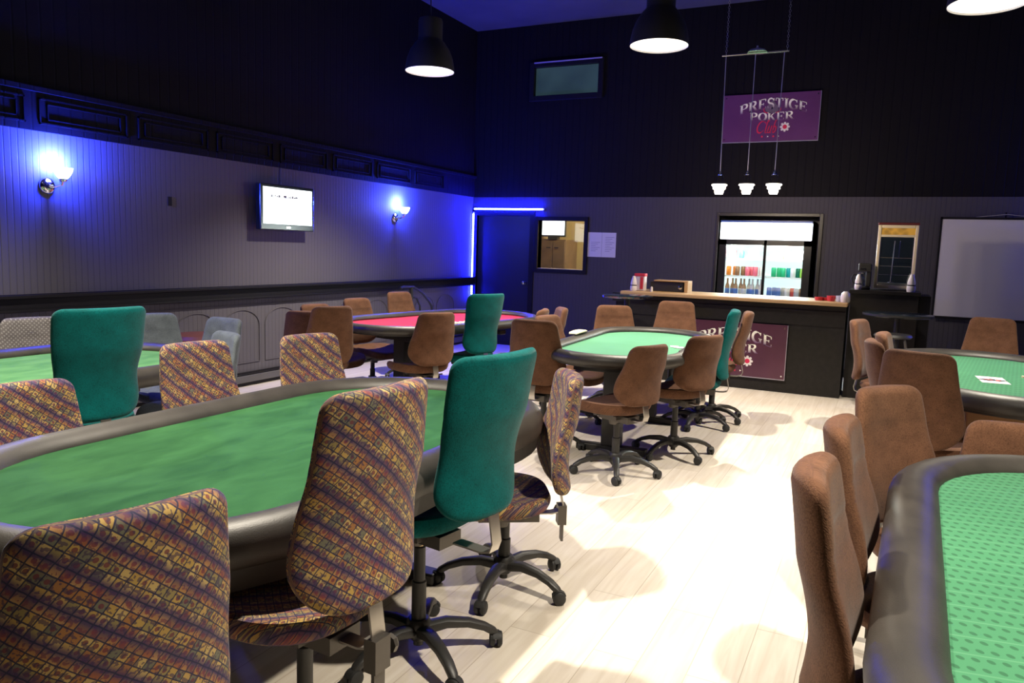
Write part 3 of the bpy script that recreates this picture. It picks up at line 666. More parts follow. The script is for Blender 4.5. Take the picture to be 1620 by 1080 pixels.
def back_mesh(kind, H, mat):
    tw, mwid, T = {'brown': (0.165, 0.228, 0.041), 'pattern': (0.178, 0.222, 0.038), 'grey': (0.175, 0.228, 0.036), 'teal': (0.205, 0.208, 0.036)}[kind]
    NR, NS = 34, 40
    R = []; UV = []
    zs_ = []
    for i in range(NR + 1):
        u = i / NR
        zs_.append(0.5 - 0.5 * cos(pi * u) if True else u)
    rb = 0.20 if kind != 'teal' else 0.13     # bottom rounding height
    for i, v in enumerate(zs_):
        z = v * H; zb = z
        # half width
        if kind == 'teal':
            w0 = 0.200 + 0.012 * v - 0.016 * math.exp(-((v - 0.40) / 0.16) ** 2)
        else:
            w0 = mwid - (mwid - tw) * min(1, max(0, (v - 0.22) / 0.78)) ** 0.9
        if z < rb: q = 1 - z / rb; w0 *= (0.42 + 0.58 * max(0, 1 - q ** 2.8) ** 0.5)
        rt_ = 0.045
        if H - z < rt_: q = 1 - (H - z) / rt_; w0 -= rt_ * (1 - sqrt(max(0, 1 - q * q)))
        th = T
        e = min(z, H - z); re = 0.030
        if e < re: q = 1 - e / re; th *= 0.25 + 0.75 * sqrt(max(0, 1 - q * q))
        ln_ = {'pattern': 0.035, 'teal': 0.065, 'brown': 0.05, 'grey': 0.05}[kind]
        yc = -(0.275 - ln_) + 0.022 * sin(pi * min(1, v / 0.62)) - ln_ * v ** 1.8
        ring = []; uvr = []; acc = 0; prev = None
        for j in range(NS + 1):
            a = 2 * pi * j / NS
            cx, sy = se(cos(a), sin(a), 3.2, 2.3)
            x = w0 * cx; k_ = 0.055 * (x / 0.22) ** 2
            yy = yc + th * sy + k_
            if sy > 0:   # seam on the front and softly bulged cushions
                yy -= 0.006 * math.exp(-((v - 0.73) / 0.018) ** 2) * sy * (kind != 'teal')
            p = (x, yy, zb)
            if prev: acc += math.dist(p[:2], prev[:2])
            prev = p
            if j < NS: ring.append(p)
            uvr.append(acc)
        q4 = NS // 4
        uvr = [((u_ - uvr[q4]) if jj <= NS // 2 else (u_ - uvr[3 * q4]), z + 0.02 * sin(2 * pi * jj / NS)) for jj, u_ in enumerate(uvr)]
        R.append(ring); UV.append(uvr)
    b = MB(); b.rings(R, True, True, UV)
    return b.build('backrest', mat, me_only=True)

def seat_mesh(mat, kind):
    b = MB(); R = []; UV = []; n = 40
    prof = [(0.70, -0.075), (0.86, -0.072), (0.95, -0.060), (0.99, -0.042), (1.0, -0.024), (0.975, -0.007), (0.92, 0.0), (0.78, -0.004), (0.55, -0.010), (0.3, -0.013), (0.03, -0.014)]
    for s_, z in prof:
        ring = []; uvr = []
        for j in range(n + 1):
            a = 2 * pi * j / n; cx, sy = se(cos(a), sin(a), 2.9, 2.9)
            x = 0.245 * cx * s_; y = 0.235 * sy * s_ + 0.03
            x *= 1 + 0.10 * (y - 0.03) / 0.235
            zz = z + 0.022 * (x / 0.24) ** 2 + 0.018 * max(0, -(y - 0.03) / 0.235) ** 2 - 0.035 * max(0, (y - 0.10) / 0.17) ** 2
            if j < n: ring.append((x, y, zz))
            uvr.append((x * 1.0 + 0.3, y + z))
        R.append(ring); UV.append(uvr)
    b.rings(R, True, True, UV)
    return b.build('seat', mat, me_only=True)

# shared frame meshes
def arm_mesh():
    b = MB()
    pts = [(0.035, 0, 0.095), (0.10, 0, 0.108), (0.18, 0, 0.100), (0.24, 0, 0.080), (0.275, 0, 0.058), (0.285, 0, 0.048)]
    b.sweep_section(pts, [0.026, 0.024, 0.021, 0.019, 0.017, 0.012], [0.022, 0.019, 0.016, 0.014, 0.014, 0.012], 12)
    return b
def star_mesh():
    b = MB(); b.lathe([(0.001, 0.055), (0.026, 0.055), (0.042, 0.075), (0.045, 0.12), (0.036, 0.135), (0.001, 0.135)], n=20)
    A = arm_mesh()
    for k in range(5):
        a = 2 * pi * k / 5; vs = [(x * cos(a) - y * sin(a), x * sin(a) + y * cos(a), z) for x, y, z in A.v]
        b.add(vs, A.f)
    return b.build('star_base', M['plastic'], me_only=True)
def caster_mesh():
    b = MB()
    for s_ in (-1, 1):   # twin wheels
        R = []
        for r, d in ((0.004, 0.004), (0.024, 0.004), (0.0275, 0.007), (0.028, 0.012), (0.0265, 0.020), (0.020, 0.024), (0.004, 0.025)):
            R.append([(r * cos(2 * pi * j / 18), s_ * d, 0.028 + r * sin(2 * pi * j / 18)) for j in range(18)])
        b.rings(R)
    b.tube([(0.0, 0, 0.028), (0.0, 0, 0.058)], 0.008, 8)
    R = []
    for k in range(7):   # hood
        a = radians(20 + 140 * k / 6); c_, s_ = cos(a), sin(a)
        R.append([(0.031 * c_, -0.011, 0.028 + 0.031 * s_), (0.031 * c_, 0.011, 0.028 + 0.031 * s_), (0.026 * c_, 0.011, 0.028 + 0.026 * s_), (0.026 * c_, -0.011, 0.028 + 0.026 * s_)])
    b.rings(R)
    return b.build('caster', M['rubber'], me_only=True)
STAR = star_mesh(); CAST = caster_mesh()
def mech_mesh():
    b = MB(); b.box(-0.055, 0.055, -0.16, 0.10, -0.045, 0.0); b.box(-0.10, 0.10, -0.10, -0.07, -0.022, 0.0); b.box(-0.10, 0.10, 0.07, 0.10, -0.022, 0.0)
    b.lathe([(0.035, -0.075), (0.04, -0.045)], (0, 0, 0), 16)
    b.tube([(0.05, 0.02, -0.03), (0.16, 0.03, -0.04), (0.23, 0.02, -0.035)], 0.006, 6)
    return b.build('tilt_mechanism', M['bracket'], me_only=True)
MECH = mech_mesh()
_mc = {}
def brk_mesh():
    b = MB(); b.box(-0.028, 0.028, -0.262, -0.225, -0.055, 0.03); b.box(-0.020, 0.020, -0.252, -0.242, -0.13, -0.05)
    R = [[(x_, -0.243 + r_ * cos(2 * pi * j / 8), -0.01 + r_ * sin(2 * pi * j / 8)) for j in range(8)] for r_, x_ in ((0.006, 0.028), (0.006, 0.042), (0.024, 0.042), (0.026, 0.052), (0.018, 0.062), (0.002, 0.062))]
    b.rings(R); return b.build('height_bracket', M['bracket'], me_only=True)
BRK = brk_mesh()
b = MB(); b.lathe([(0.0155, 0.0), (0.0155, 0.11)], n=16, cap=False); ROD = b.build('gas_rod', M['brass'], me_only=True)
SEATS = {k: seat_mesh(M[k], k) for k in ('brown', 'pattern', 'teal', 'grey', 'grey_dot')}
FORM = {'brown': 'brown', 'pattern': 'pattern', 'teal': 'teal', 'grey': 'grey', 'grey_dot': 'grey'}

def column_mesh(h, kind):
    key = ('col', round(h, 2))
    if key in _mc: return _mc[key]
    b = MB(); top = h
    b.lathe([(0.001, 0.035), (0.018, 0.035), (0.018, 0.06), (0.026, 0.06), (0.026, 0.12 + (top - 0.12) * 0.45), (0.021, 0.125 + (top - 0.12) * 0.45), (0.021, 0.13 + (top - 0.12) * 0.8), (0.015, 0.135 + (top - 0.12) * 0.8), (0.015, top)], n=18)
    _mc[key] = b.build('gas_column', M['plastic'], me_only=True); return _mc[key]
def bar_mesh(zs_, zbk):
    """flat steel strip: under the seat, then up behind the back"""
    key = ('bar', round(zs_, 2), round(zbk, 2))
    if key in _mc: return _mc[key]
    b = MB(); z0 = zs_ - 0.095
    pts = [(0, -0.08, z0), (0, -0.20, z0), (0, -0.235, z0 + 0.010), (0, -0.246, z0 + 0.04), (0, -0.232, zbk + 0.0), (0, -0.215, zbk + 0.07)]
    R = []
    P = [Vector(p) for p in pts]
    for i, p in enumerate(P):
        t_ = (P[min(i + 1, len(P) - 1)] - P[max(i - 1, 0)]).normalized(); nrm = Vector((0, -t_.z, t_.y))
        R.append([tuple(p + Vector((0.024, 0, 0)) + nrm * 0.003), tuple(p + Vector((-0.024, 0, 0)) + nrm * 0.003), tuple(p + Vector((-0.024, 0, 0)) - nrm * 0.003), tuple(p + Vector((0.024, 0, 0)) - nrm * 0.003)])
    b.rings(R); _mc[key] = b.build('back_bar', M['steel'], me_only=True); return _mc[key]

def chair(x, y, fwd, ztop, H, fabric, label, group, spin=0.0, seat_dz=0.0, doff=0.0):
    """x,y: top centre of the backrest; fwd: heading in degrees"""
    f = radians(fwd); off = 0.275 + doff
    ox, oy = x + off * cos(f), y + off * sin(f)
    t = empty('office_chair', label, 'chair', (ox, oy, 0), f - pi / 2, group)
    zb = ztop - H
    key = ('back', fabric, round(H, 2))
    if key not in _mc: _mc[key] = back_mesh(FORM[fabric], H, M[fabric])
    o = from_mesh('backrest', _mc[key], t); o.location = (0, -doff, zb)
    zseat = min(0.56, max(0.40, zb - 0.015 + seat_dz)) if fabric != 'teal' else max(0.40, zb - 0.03 + seat_dz)
    o = from_mesh('seat', SEATS[fabric], t); o.location = (0, 0.02, zseat)
    o = from_mesh('tilt_mechanism', MECH, t); o.location = (0, 0.02, zseat - 0.075)
    o = from_mesh('back_bar', bar_mesh(zseat, zb), t); o.location = (0, -doff, 0)
    from_mesh('gas_column', column_mesh(zseat - 0.10, fabric), t)
    if fabric == 'pattern':
        o = from_mesh('height_bracket', BRK, t); o.location = (0, 0, zseat - 0.09)
    if fabric == 'teal':
        o = from_mesh('gas_rod', ROD, t); o.location = (0, 0, zseat - 0.20)
    o = from_mesh('star_base', STAR, t); o.rotation_euler = (0, 0, spin)
    for k in range(5):
        a = spin + 2 * pi * k / 5
        c_ = from_mesh('caster', CAST, t); c_.location = (0.285 * cos(a), 0.285 * sin(a), 0.0); c_.rotation_euler = (0, 0, a + 0.7 * (k - 2))
    return t

G1, G2, G3, G4, G5, G6 = ('chairs around the nearest left table', 'chairs around the left back table', 'chairs around the red table', 'chairs around the table before the bar', 'chairs around the table below the screen', 'chairs around the nearest right table')
# nearest left table
chair(-1.085, 0.815, 165, 1.00, 0.55, 'pattern', 'card-patterned chair filling the bottom left corner, seen from behind', G1, 0.3)
chair(-1.01, 1.43, 176, 1.125, 0.53, 'pattern', 'card-patterned chair seen from behind beside the near teal chair', G1, 0.9)
chair(-1.035, 2.10, 170, 1.125, 0.54, 'teal', 'tall teal chair in the middle foreground, seen from behind', G1, 0.55, 0.0, 0.09)
chair(-1.15, 2.96, 213, 0.935, 0.50, 'pattern', 'card-patterned chair seen edge-on at the far right end of the near table', G1, 0.2)
chair(-2.93, 1.72, -8, 0.885, 0.48, 'pattern', 'card-patterned chair cut by the left edge on the far side of the near table', G1, 0.1)
chair(-3.00, 2.58, -8, 0.95, 0.50, 'pattern', 'card-patterned chair facing the camera across the near table, middle one', G1, 0.4)
chair(-2.82, 3.19, -14, 0.95, 0.50, 'pattern', 'card-patterned chair facing the camera at the far corner of the near table', G1, 0.8)
# left back table
chair(-3.16, 2.26, 170, 1.122, 0.53, 'teal', 'dark teal chair at the left, seen from behind before the left back table', G2, 0.2)
chair(-5.02, 3.04, -15, 0.90, 0.48, 'grey_dot', 'grey dotted chair at the left edge against the wall', G2, 0.2)
chair(-4.80, 3.77, -22, 0.895, 0.48, 'grey', 'plain grey chair partly hidden behind the left teal chair', G2, 0.5)
chair(-4.20, 3.95, -95, 0.89, 0.46, 'grey', 'plain grey chair by the dado, left of the two at the table end', G2, 0.7)
chair(-3.72, 3.52, -110, 0.86, 0.46, 'grey', 'plain grey chair turned away by the dado, right of the two at the table end', G2, 0.1)
# red table
chair(-4.42, 5.00, 122, 0.862, 0.46, 'brown', 'dark brown chair seen from behind, leftmost at the red table', G3, 0.2)
chair(-4.86, 5.60, -10, 0.865, 0.46, 'brown', 'brown chair whose top shows behind the leftmost dark one at the red table', G3, 0.6)
chair(-3.93, 4.78, 152, 0.945, 0.48, 'brown', 'dark brown chair seen from behind at the near end of the red table', G3, 0.9)
chair(-4.80, 6.15, -10, 0.90, 0.46, 'brown', 'light brown chair by the wall behind the red table, left of two', G3, 0.3)
chair(-4.86, 6.98, -12, 0.93, 0.46, 'brown', 'reddish brown chair by the wall behind the red table, right of two', G3, 0.7)
chair(-3.27, 5.30, 152, 0.905, 0.45, 'brown', 'brown chair seen from behind at the middle of the red table', G3, 0.5)
chair(-3.06, 5.80, 160, 1.05, 0.53, 'teal', 'bright teal chair seen from behind at the red table', G3, 0.4)
chair(-2.90, 7.10, 215, 0.87, 0.46, 'brown', 'brown chair at the far right end of the red table, further of two', G3, 0.2)
chair(-2.78, 6.35, 195, 0.905, 0.46, 'brown', 'brown chair at the right end of the red table, nearer of two', G3, 0.9)
# table before the bar
chair(-2.16, 4.72, 92, 0.965, 0.46, 'brown', 'brown chair seen from behind at the near left of the table before the bar', G4, 0.3)
chair(-2.62, 5.98, -12, 0.885, 0.44, 'brown', 'light brown chair at the left side of the table before the bar', G4, 0.5)
chair(-2.36, 7.05, -60, 0.93, 0.44, 'brown', 'brown chair at the far left end of the table before the bar', G4, 0.2)
chair(-1.82, 7.38, -82, 0.985, 0.46, 'brown', 'brown chair facing the camera in front of the bar counter', G4, 0.8)
chair(-1.255, 4.57, 156, 0.88, 0.39, 'brown', 'low brown chair seen from behind, nearest to the camera at the table before the bar', G4, 0.15)
chair(-1.045, 5.22, 152, 0.90, 0.39, 'brown', 'low brown chair seen from behind between the nearest brown one and the teal one', G4, 0.75)
chair(-1.08, 6.43, 188, 1.00, 0.58, 'teal', 'teal chair seen edge-on before the lower purple sign', G4, 0.45)
chair(-1.03, 6.78, 190, 0.97, 0.46, 'brown', 'brown chair seen edge-on just behind the teal one by the bar', G4, 0.3)
# table below the screen
chair(-0.19, 6.75, -15, 0.965, 0.48, 'brown', 'brown chair nearest the bar end, at the table below the screen', G5, 0.2)
chair(-0.05, 5.05, 8, 0.97, 0.50, 'brown', 'brown chair edge-on, second from the aisle corner at the table below the screen', G5, 0.6)
chair(0.00, 5.80, -5, 0.955, 0.48, 'brown', 'brown chair edge-on at the left side of the table below the screen, behind its neighbour', G5, 0.4)
chair(0.17, 4.28, 72, 1.00, 0.50, 'brown', 'dark brown chair seen from behind at the near end of the table below the screen', G5, 0.7)
chair(0.86, 7.70, -98, 0.985, 0.48, 'brown', 'brown chair facing the camera under the projection screen', G5, 0.1)
# nearest right table
chair(0.02, 3.21, -38, 0.97, 0.52, 'brown', 'brown chair showing its front seam at the far corner of the near right table', G6, 0.3)
chair(-0.10, 2.52, -4, 0.955, 0.52, 'brown', 'brown chair edge-on, middle of the three along the near right table', G6, 0.6)
chair(-0.12, 1.80, -1, 0.99, 0.54, 'brown', 'brown chair nearest the camera at the right, in the aisle', G6, 0.95)
chair(0.50, 3.45, -88, 0.84, 0.46, 'brown', 'brown chair back rising over the far end of the near right table', G6, 0.2)

# ------------------------------------------------------------ television and other things on the left wall
tv = empty('television', 'bright white wall television with black frame on the left wall', 'television', (XL, 6.0, 1.78))
b = MB(); b.box(0.0, 0.07, -0.12, 0.12, -0.10, 0.10); b.build('wall_mount', M['tv_black'], tv, smooth=False)
b = MB(); b.box(0.07, 0.135, -0.385, 0.385, -0.225, 0.225); b.build('casing', M['tv_black'], tv, smooth=False, bevel=0.008)
b = MB(); b.box(0.1351, 0.138, -0.35, 0.35, -0.165, 0.195); sc = b.build('screen', M['screen'], tv, smooth=False)
b = MB()
random.seed(3)
for k in range(16):
    yy = -0.24 + k * 0.024 + random.uniform(-.005, .005); b.box(0.1385, 0.1392, yy, yy + random.uniform(.008, .022), 0.10 + random.uniform(-.01, .005), 0.112 + random.uniform(0, .012))
b.build('picture_detail', M['ink'], sc, smooth=False)
b = MB(); b.box(0.136, 0.139, -0.03, 0.03, -0.205, -0.187); b.build('badge', M['chrome'], tv, smooth=False)
b = MB(); b.tube([(XL + 0.01, 6.02, 2.01), (XL + 0.008, 6.02, 2.3)], 0.004, 6); tag(b.build('power_cable', M['plastic']), 'thin cable running up the wall from the television', 'cable')
b = MB(); b.box(XL, XL + 0.006, 4.66, 4.70, 1.72, 1.80); tag(b.build('wall_switch', M['black_paint'], smooth=False, bevel=0.002), 'small dark switch on the grey left wall', 'switch')

# low brown stool near wall, black bent tube stand
st = empty('round_stool', 'low reddish brown round stool by the left wall behind the patterned chair', 'stool', (-5.25, 4.62, 0))
b = MB(); b.lathe([(0.001, 0.55), (0.23, 0.55), (0.25, 0.57), (0.25, 0.60), (0.22, 0.63), (0.001, 0.635)], n=28); b.build('seat', simple('red_brown_vinyl', (0.13, 0.04, 0.02), 0.5), st)
for k in range(4):
    a = pi / 4 + k * pi / 2; b = MB(); b.tube([(0.15 * cos(a), 0.15 * sin(a), 0.56), (0.2 * cos(a), 0.2 * sin(a), 0.0)], 0.013); b.build('leg', M['plastic'], st)
rk = empty('exercise_frame', 'black bent tube frame against the left wall behind the red table', 'frame', (-5.35, 8.0, 0))
b = MB(); b.tube([(0, 0, 0.03), (0, 0.0, 0.45), (0, 0.0, 0.93)], 0.026, 10); b.build('post', M['plastic'], rk)
b = MB(); b.tube([(0, -0.24, 0.915), (0, -0.18, 0.93), (0, -0.06, 0.925), (0, 0.05, 0.92), (0, 0.25, 0.84), (0, 0.42, 0.72), (0, 0.48, 0.66), (0, 0.52, 0.52), (0, 0.52, 0.03)], 0.017, 8); b.build('long_arm', M['plastic'], rk)
b = MB(); b.tube([(0, 0, 0.80), (0, 0.12, 0.78), (0, 0.20, 0.68), (0, 0.22, 0.55), (0, 0.2, 0.35), (0, 0.0, 0.3)], 0.014, 8); b.build('short_arm', M['plastic'], rk)
b = MB(); b.tube([(0, -0.3, 0.02), (0, 0.58, 0.02)], 0.02, 8); b.tube([(-0.2, 0, 0.02), (0.2, 0, 0.02)], 0.02, 8); b.build('foot', M['plastic'], rk)

# ------------------------------------------------------------ sign lettering
def arc(cx, cy, rx, ry, a0, a1, n=14):
    return [(cx + rx * cos(radians(a0 + (a1 - a0) * k / n)), cy + ry * sin(radians(a0 + (a1 - a0) * k / n))) for k in range(n + 1)]
def stroke(b, pts, wd, f, uvf=None, y=0.0):
    """ribbon of width wd (number or list) along pts; f maps to (x,z)"""
    n = len(pts); ws = wd if isinstance(wd, list) else [wd] * n
    Lp = []; Rp = []
    for i, p in enumerate(pts):
        q0 = pts[max(0, i - 1)]; q1 = pts[min(n - 1, i + 1)]; dx, dy = q1[0] - q0[0], q1[1] - q0[1]; d = math.hypot(dx, dy) or 1
        nx, ny = -dy / d * ws[i] / 2, dx / d * ws[i] / 2
        Lp.append((p[0] + nx, p[1] + ny)); Rp.append((p[0] - nx, p[1] - ny))
    for i in range(n - 1):
        quad = [Lp[i], Rp[i], Rp[i + 1], Lp[i + 1]]
        vs = [(f(*q)[0], y, f(*q)[1]) for q in quad]
        b.add(vs, [(0, 1, 2, 3)], [[(q[0], q[1]) for q in quad]])
TH, TN, SF = 0.20, 0.09, 0.07
def vbar(x, y0=0, y1=1): return ([(x, y0), (x, y1)], TH)
def ser(x, y, w_=0.36): return ([(x - w_ / 2, y), (x + w_ / 2, y)], SF)
GL = {
 'P': (0.80, [vbar(.18), ser(.18, .035), ser(.14, .965, .28), (arc(.40, .73, .27, .24, 90, -90), [TN] * 3 + [TH * .9] * 9 + [TN] * 3), ([(.18, .97), (.42, .97)], TN * .8), ([(.18, .49), (.42, .49)], TN * .8)]),
 'R': (0.88, [vbar(.18), ser(.18, .035), ser(.14, .965, .28), (arc(.40, .75, .25, .22, 90, -90), [TN] * 3 + [TH * .9] * 9 + [TN] * 3), ([(.18, .97), (.42, .97)], TN * .8), ([(.18, .53), (.42, .53)], TN * .8), ([(.44, .52), (.74, .03)], TH * .9), ([(.66, .035), (.90, .035)], SF)]),
 'E': (0.80, [vbar(.18), ([(.04, .965), (.70, .965)], SF), ([(.04, .035), (.72, .035)], SF), ([(.18, .5), (.50, .5)], SF), ([(.68, .97), (.68, .76)], SF), ([(.70, .03), (.70, .26)], SF), ([(.50, .62), (.50, .38)], SF)]),
 'S': (0.72, [(arc(.36, .74, .24, .23, 20, 270, 16) + arc(.36, .26, .25, .24, 90, -160, 16)[1:], [TN] * 4 + [TH * .8] * 25 + [TN] * 4), ([(.62, .98), (.62, .74)], SF), ([(.10, .26), (.10, .02)], SF)]),
 'T': (0.80, [vbar(.40), ser(.40, .035), ([(.06, .965), (.74, .965)], SF), ([(.08, .97), (.08, .74)], SF), ([(.72, .97), (.72, .74)], SF)]),
 'I': (0.44, [vbar(.22), ser(.22, .035), ser(.22, .965)]),
 'G': (0.90, [(arc(.45, .5, .36, .46, 48, 318, 24), [TN] * 5 + [TH] * 15 + [TN] * 5), ([(.72, .42), (.72, .08)], TH * .8), ([(.56, .42), (.86, .42)], SF), ([(.72, .98), (.72, .72)], SF)]),
 'O': (0.90, [(arc(.45, .5, .35, .45, 0, 360, 28), [TH] * 5 + [TN] * 5 + [TH] * 9 + [TN] * 5 + [TH] * 5)]),
 'K': (0.88, [vbar(.18), ser(.18, .035), ser(.18, .965), ([(.22, .42), (.66, .95)], TN), ([(.36, .58), (.72, .03)], TH * .9), ([(.62, .035), (.88, .035)], SF), ([(.54, .965), (.80, .965)], SF)]),
}
def word(b, text, width, height, cx, zbase, bow=0.0, tall=0.0):
    tot = sum(GL[c][0] for c in text) + 0.02 * (len(text) - 1); sc_ = width / tot; x = 0
    def mk(x0):
        def f(u, v):
            X = (x0 + u) * sc_ - width / 2; q = X / (width / 2)
            hh = height * (1 + tall * (q * q)); return (cx + X, zbase - bow * q * q + v * hh)
        return f
    for c in text:
        adv, st_ = GL[c]; f = mk(x)
        for pts, wd in st_:
            if len(pts) == 2 and not isinstance(wd, list):
                p, q = pts; pts = [(p[0] + (q[0] - p[0]) * k / 5, p[1] + (q[1] - p[1]) * k / 5) for k in range(6)]
            stroke(b, pts, wd, f)
        x += adv + 0.02
def disc(b, cx, cz, r, y, n=20, a0=0):
    b.add([(cx + r * cos(2 * pi * k / n), y, cz + r * sin(2 * pi * k / n)) for k in range(n)], [tuple(range(n))], [[(0.5, 0.9)] * n])

def club_sign(x0, x1, z0, z1, yface, mat, label, logo_dim=1.0):
    W_, H_ = x1 - x0, z1 - z0; cx = (x0 + x1) / 2
    t = empty('club_sign', label, 'sign', (cx, yface, z0), 0, 'purple poker club signs')
    b = MB(); b.box(-W_ / 2, W_ / 2, 0.0, 0.015, 0, H_); b.build('board', mat, t, smooth=False)
    b = MB(); b.box(-W_ / 2, W_ / 2, -0.004, 0.016, -0.008, 0.0); b.box(W_ / 2, W_ / 2 + 0.006, -0.004, 0.016, -0.008, H_); b.build('edge_strip', simple('aluminium_edge', (0.45, 0.42, 0.5), 0.35, 0.5), t, smooth=False)
    b = MB()
    for sx in (-1, 1):
        for sz in (0.035, H_ - 0.035): disc(b, sx * (W_ / 2 - 0.03), sz, 0.008, -0.003, 12)
    b.build('screws', M['chrome'], t, smooth=False)
    e = -0.003
    for nm_, args in (('arched_word', ('PRESTIGE', 0.70 * W_, 0.22 * H_, 0.03, 0.68 * H_, 0.11 * H_, -0.12)), ('lower_word', ('POKER', 0.46 * W_, 0.17 * H_, 0.02, 0.43 * H_, -0.008, 0.0))):
        b = MB(); word(b, *args); o = b.build(nm_, M['letters'], t, smooth=False); o.location = (0, e - 0.001, 0)
    # spade with red outline behind the words
    b = MB()
    cz = 0.69 * H_; red = simple('sign_red', (0.62, 0.02, 0.08), 0.4)
    for s_ in (-1, 1): stroke(b, arc(s_ * 0.05 + 0.02, cz - 0.015, 0.05, 0.04, 90 - 60 * s_, 90 - 60 * s_ - 250 * s_, 14), 0.012, lambda u, v: (u, v))
    o = b.build('emblem_outline', red, t, smooth=False); o.location = (0, e, 0)
    b = MB()
    for s_ in (-1, 1): disc(b, s_ * 0.038 + 0.02, cz - 0.008, 0.042, 0)
    b.add([(-0.06, -0.0003, cz + 0.005), (0.10, -0.0003, cz + 0.005), (0.02, -0.0003, cz + 0.10)], [(0, 1, 2)]); b.add([(-0.02, -0.0006, cz - 0.06), (0.06, -0.0006, cz - 0.06), (0.02, -0.0006, cz + 0.02)], [(0, 1, 2)])
    o = b.build('emblem', simple('emblem_grey', (0.16, 0.12, 0.17), 0.3), t, smooth=False); o.location = (0, e - 0.0004, 0)
    # script word
    sh = lambda u, v: (-0.15 * W_ / 1.16 * 1.16 + (u + 0.32 * v) * 0.105, 0.17 * H_ + v * 0.145)
    b = MB()
    stroke(b, arc(.55, .52, .42, .48, 55, 330, 22), [0.05] * 4 + [0.13] * 15 + [0.05] * 4, sh)
    stroke(b, arc(.86, .80, .12, .12, -20, 120, 8), 0.07, sh)
    stroke(b, [(1.15, .10), (1.12, .6), (1.14, 1.05), (1.24, 1.08), (1.26, .95)], 0.11, sh); stroke(b, arc(1.25, .14, .11, .12, 180, 330, 8), 0.07, sh)
    stroke(b, [(1.45, .62), (1.42, .20)], 0.12, sh); stroke(b, arc(1.54, .18, .13, .15, 180, 340, 8), 0.08, sh); stroke(b, [(1.74, .62), (1.70, .06), (1.80, .03)], 0.12, sh)
    stroke(b, [(2.0, .10), (1.97, .6), (2.0, 1.05), (2.08, 1.05)], 0.11, sh); stroke(b, arc(2.13, .30, .15, .26, 140, -160, 14), [0.1] * 15, sh)
    o = b.build('script_word', red, t, smooth=False); o.location = (0, e - 0.002, 0)
    # poker chip
    cxp, czp = 0.16 * W_, 0.29 * H_
    b = MB(); disc(b, cxp, czp, 0.042, 0); 
    for k in range(8): a = 2 * pi * k / 8; disc(b, cxp + 0.046 * cos(a), czp + 0.046 * sin(a), 0.014, -0.0002, 10)
    o = b.build('chip_emblem', M['white_plastic'], t, smooth=False); o.location = (0, e - 0.002, 0)
    b = MB(); disc(b, cxp, czp, 0.026, 0); disc(b, -0.08, 0.10 * H_, 0.012, 0, 10); disc(b, 0.055, 0.10 * H_, 0.012, 0, 10); o = b.build('chip_centre', red, t, smooth=False); o.location = (0, e - 0.003, 0)
    b = MB(); disc(b, -0.012, 0.10 * H_, 0.012, 0, 3); disc(b, 0.115, 0.10 * H_, 0.012, 0, 3); o = b.build('suit_marks', M['letters'], t, smooth=False); o.location = (0, e - 0.003, 0)
    return t
club_sign(-2.03, -0.885, 2.872, 3.452, YB - 0.03, M['sign'], 'purple club sign high on the black back wall')
BY = 8.50
club_sign(-2.04, -0.893, 0.142, 0.727, BY - 0.03, M['sign_low'], 'dark maroon club sign on the front of the bar')

# ------------------------------------------------------------ bar
bar = empty('bar_counter', 'black bar counter with a light wooden top', 'bar counter', (0, BY, 0))
b = MB(); b.box(-2.72, -0.34, 0.0, 0.55, 0, 0.965); b.build('body', M['bar_black'], bar, smooth=False)
b = MB(); b.box(-2.72, -0.34, -0.012, 0.0, 0.74, 0.90); b.build('fascia', M['bar_black'], bar, smooth=False)
b = MB(); b.box(-2.73, -0.325, -0.14, 0.60, 0.965, 1.005); b.build('counter_top', M['bar_wood'], bar, smooth=False, bevel=0.01)
b = MB(); b.box(-2.95, -2.74, BY + 0.25, BY + 0.55, 0.86, 0.96); b.box(-2.92, -2.76, BY + 0.30, BY + 0.5, 0.0, 0.86)
tag(b.build('side_shelf', M['bar_black'], smooth=False, bevel=0.004), 'small black shelf stand at the left end of the bar', 'shelf')

def shaker(x, y, z, label, s_=1.0):
    t = empty('drink_pourer', label, 'bottle', (x, y, z), 0, 'white rounded pourer bottles with a black band')
    b = MB(); b.lathe([(0.001, 0), (0.042, 0.0), (0.05, 0.03), (0.048, 0.06), (0.043, 0.072)], n=24); b.build('lower_body', M['white_plastic'], t)
    b = MB(); b.lathe([(0.0445, 0.072), (0.0455, 0.078), (0.0445, 0.086)], n=24); b.build('band', M['plastic'], t)
    b = MB(); b.lathe([(0.043, 0.086), (0.045, 0.11), (0.036, 0.15), (0.024, 0.19), (0.018, 0.21), (0.001, 0.215)], n=24); b.build('upper_body', M['white_plastic'], t)
    t.scale = (s_, s_, s_)
    return t
shaker(-2.615, 8.50, 1.006, 'white pourer bottle on the bar in front of the red and white box', 0.8)
nb = empty('napkin_dispenser', 'red and white box at the left end of the bar', 'dispenser', (-2.57, 8.62, 1.006))
b = MB(); b.box(-0.06, 0.06, -0.05, 0.05, 0, 0.17); b.build('body', simple('pale_box', (0.72, 0.66, 0.68), 0.4), nb, smooth=False, bevel=0.006)
b = MB(); b.box(-0.064, 0.064, -0.054, 0.054, 0.165, 0.20); b.build('lid', M['red_plastic'], nb, smooth=False, bevel=0.006)
b = MB(); b.box(0.01, 0.045, -0.053, -0.05, 0.02, 0.16); b.build('front_label', M['red_plastic'], nb, smooth=False)
rg = empty('wooden_box', 'wooden open frame holding a black box on the bar', 'box', (-2.23, 8.78, 1.006))
b = MB(); b.box(-0.20, 0.20, -0.10, 0.12, 0.115, 0.13); b.box(0.16, 0.20, -0.10, 0.12, 0, 0.115); b.build('wooden_frame', M['bar_wood'], rg, smooth=False, bevel=0.003)
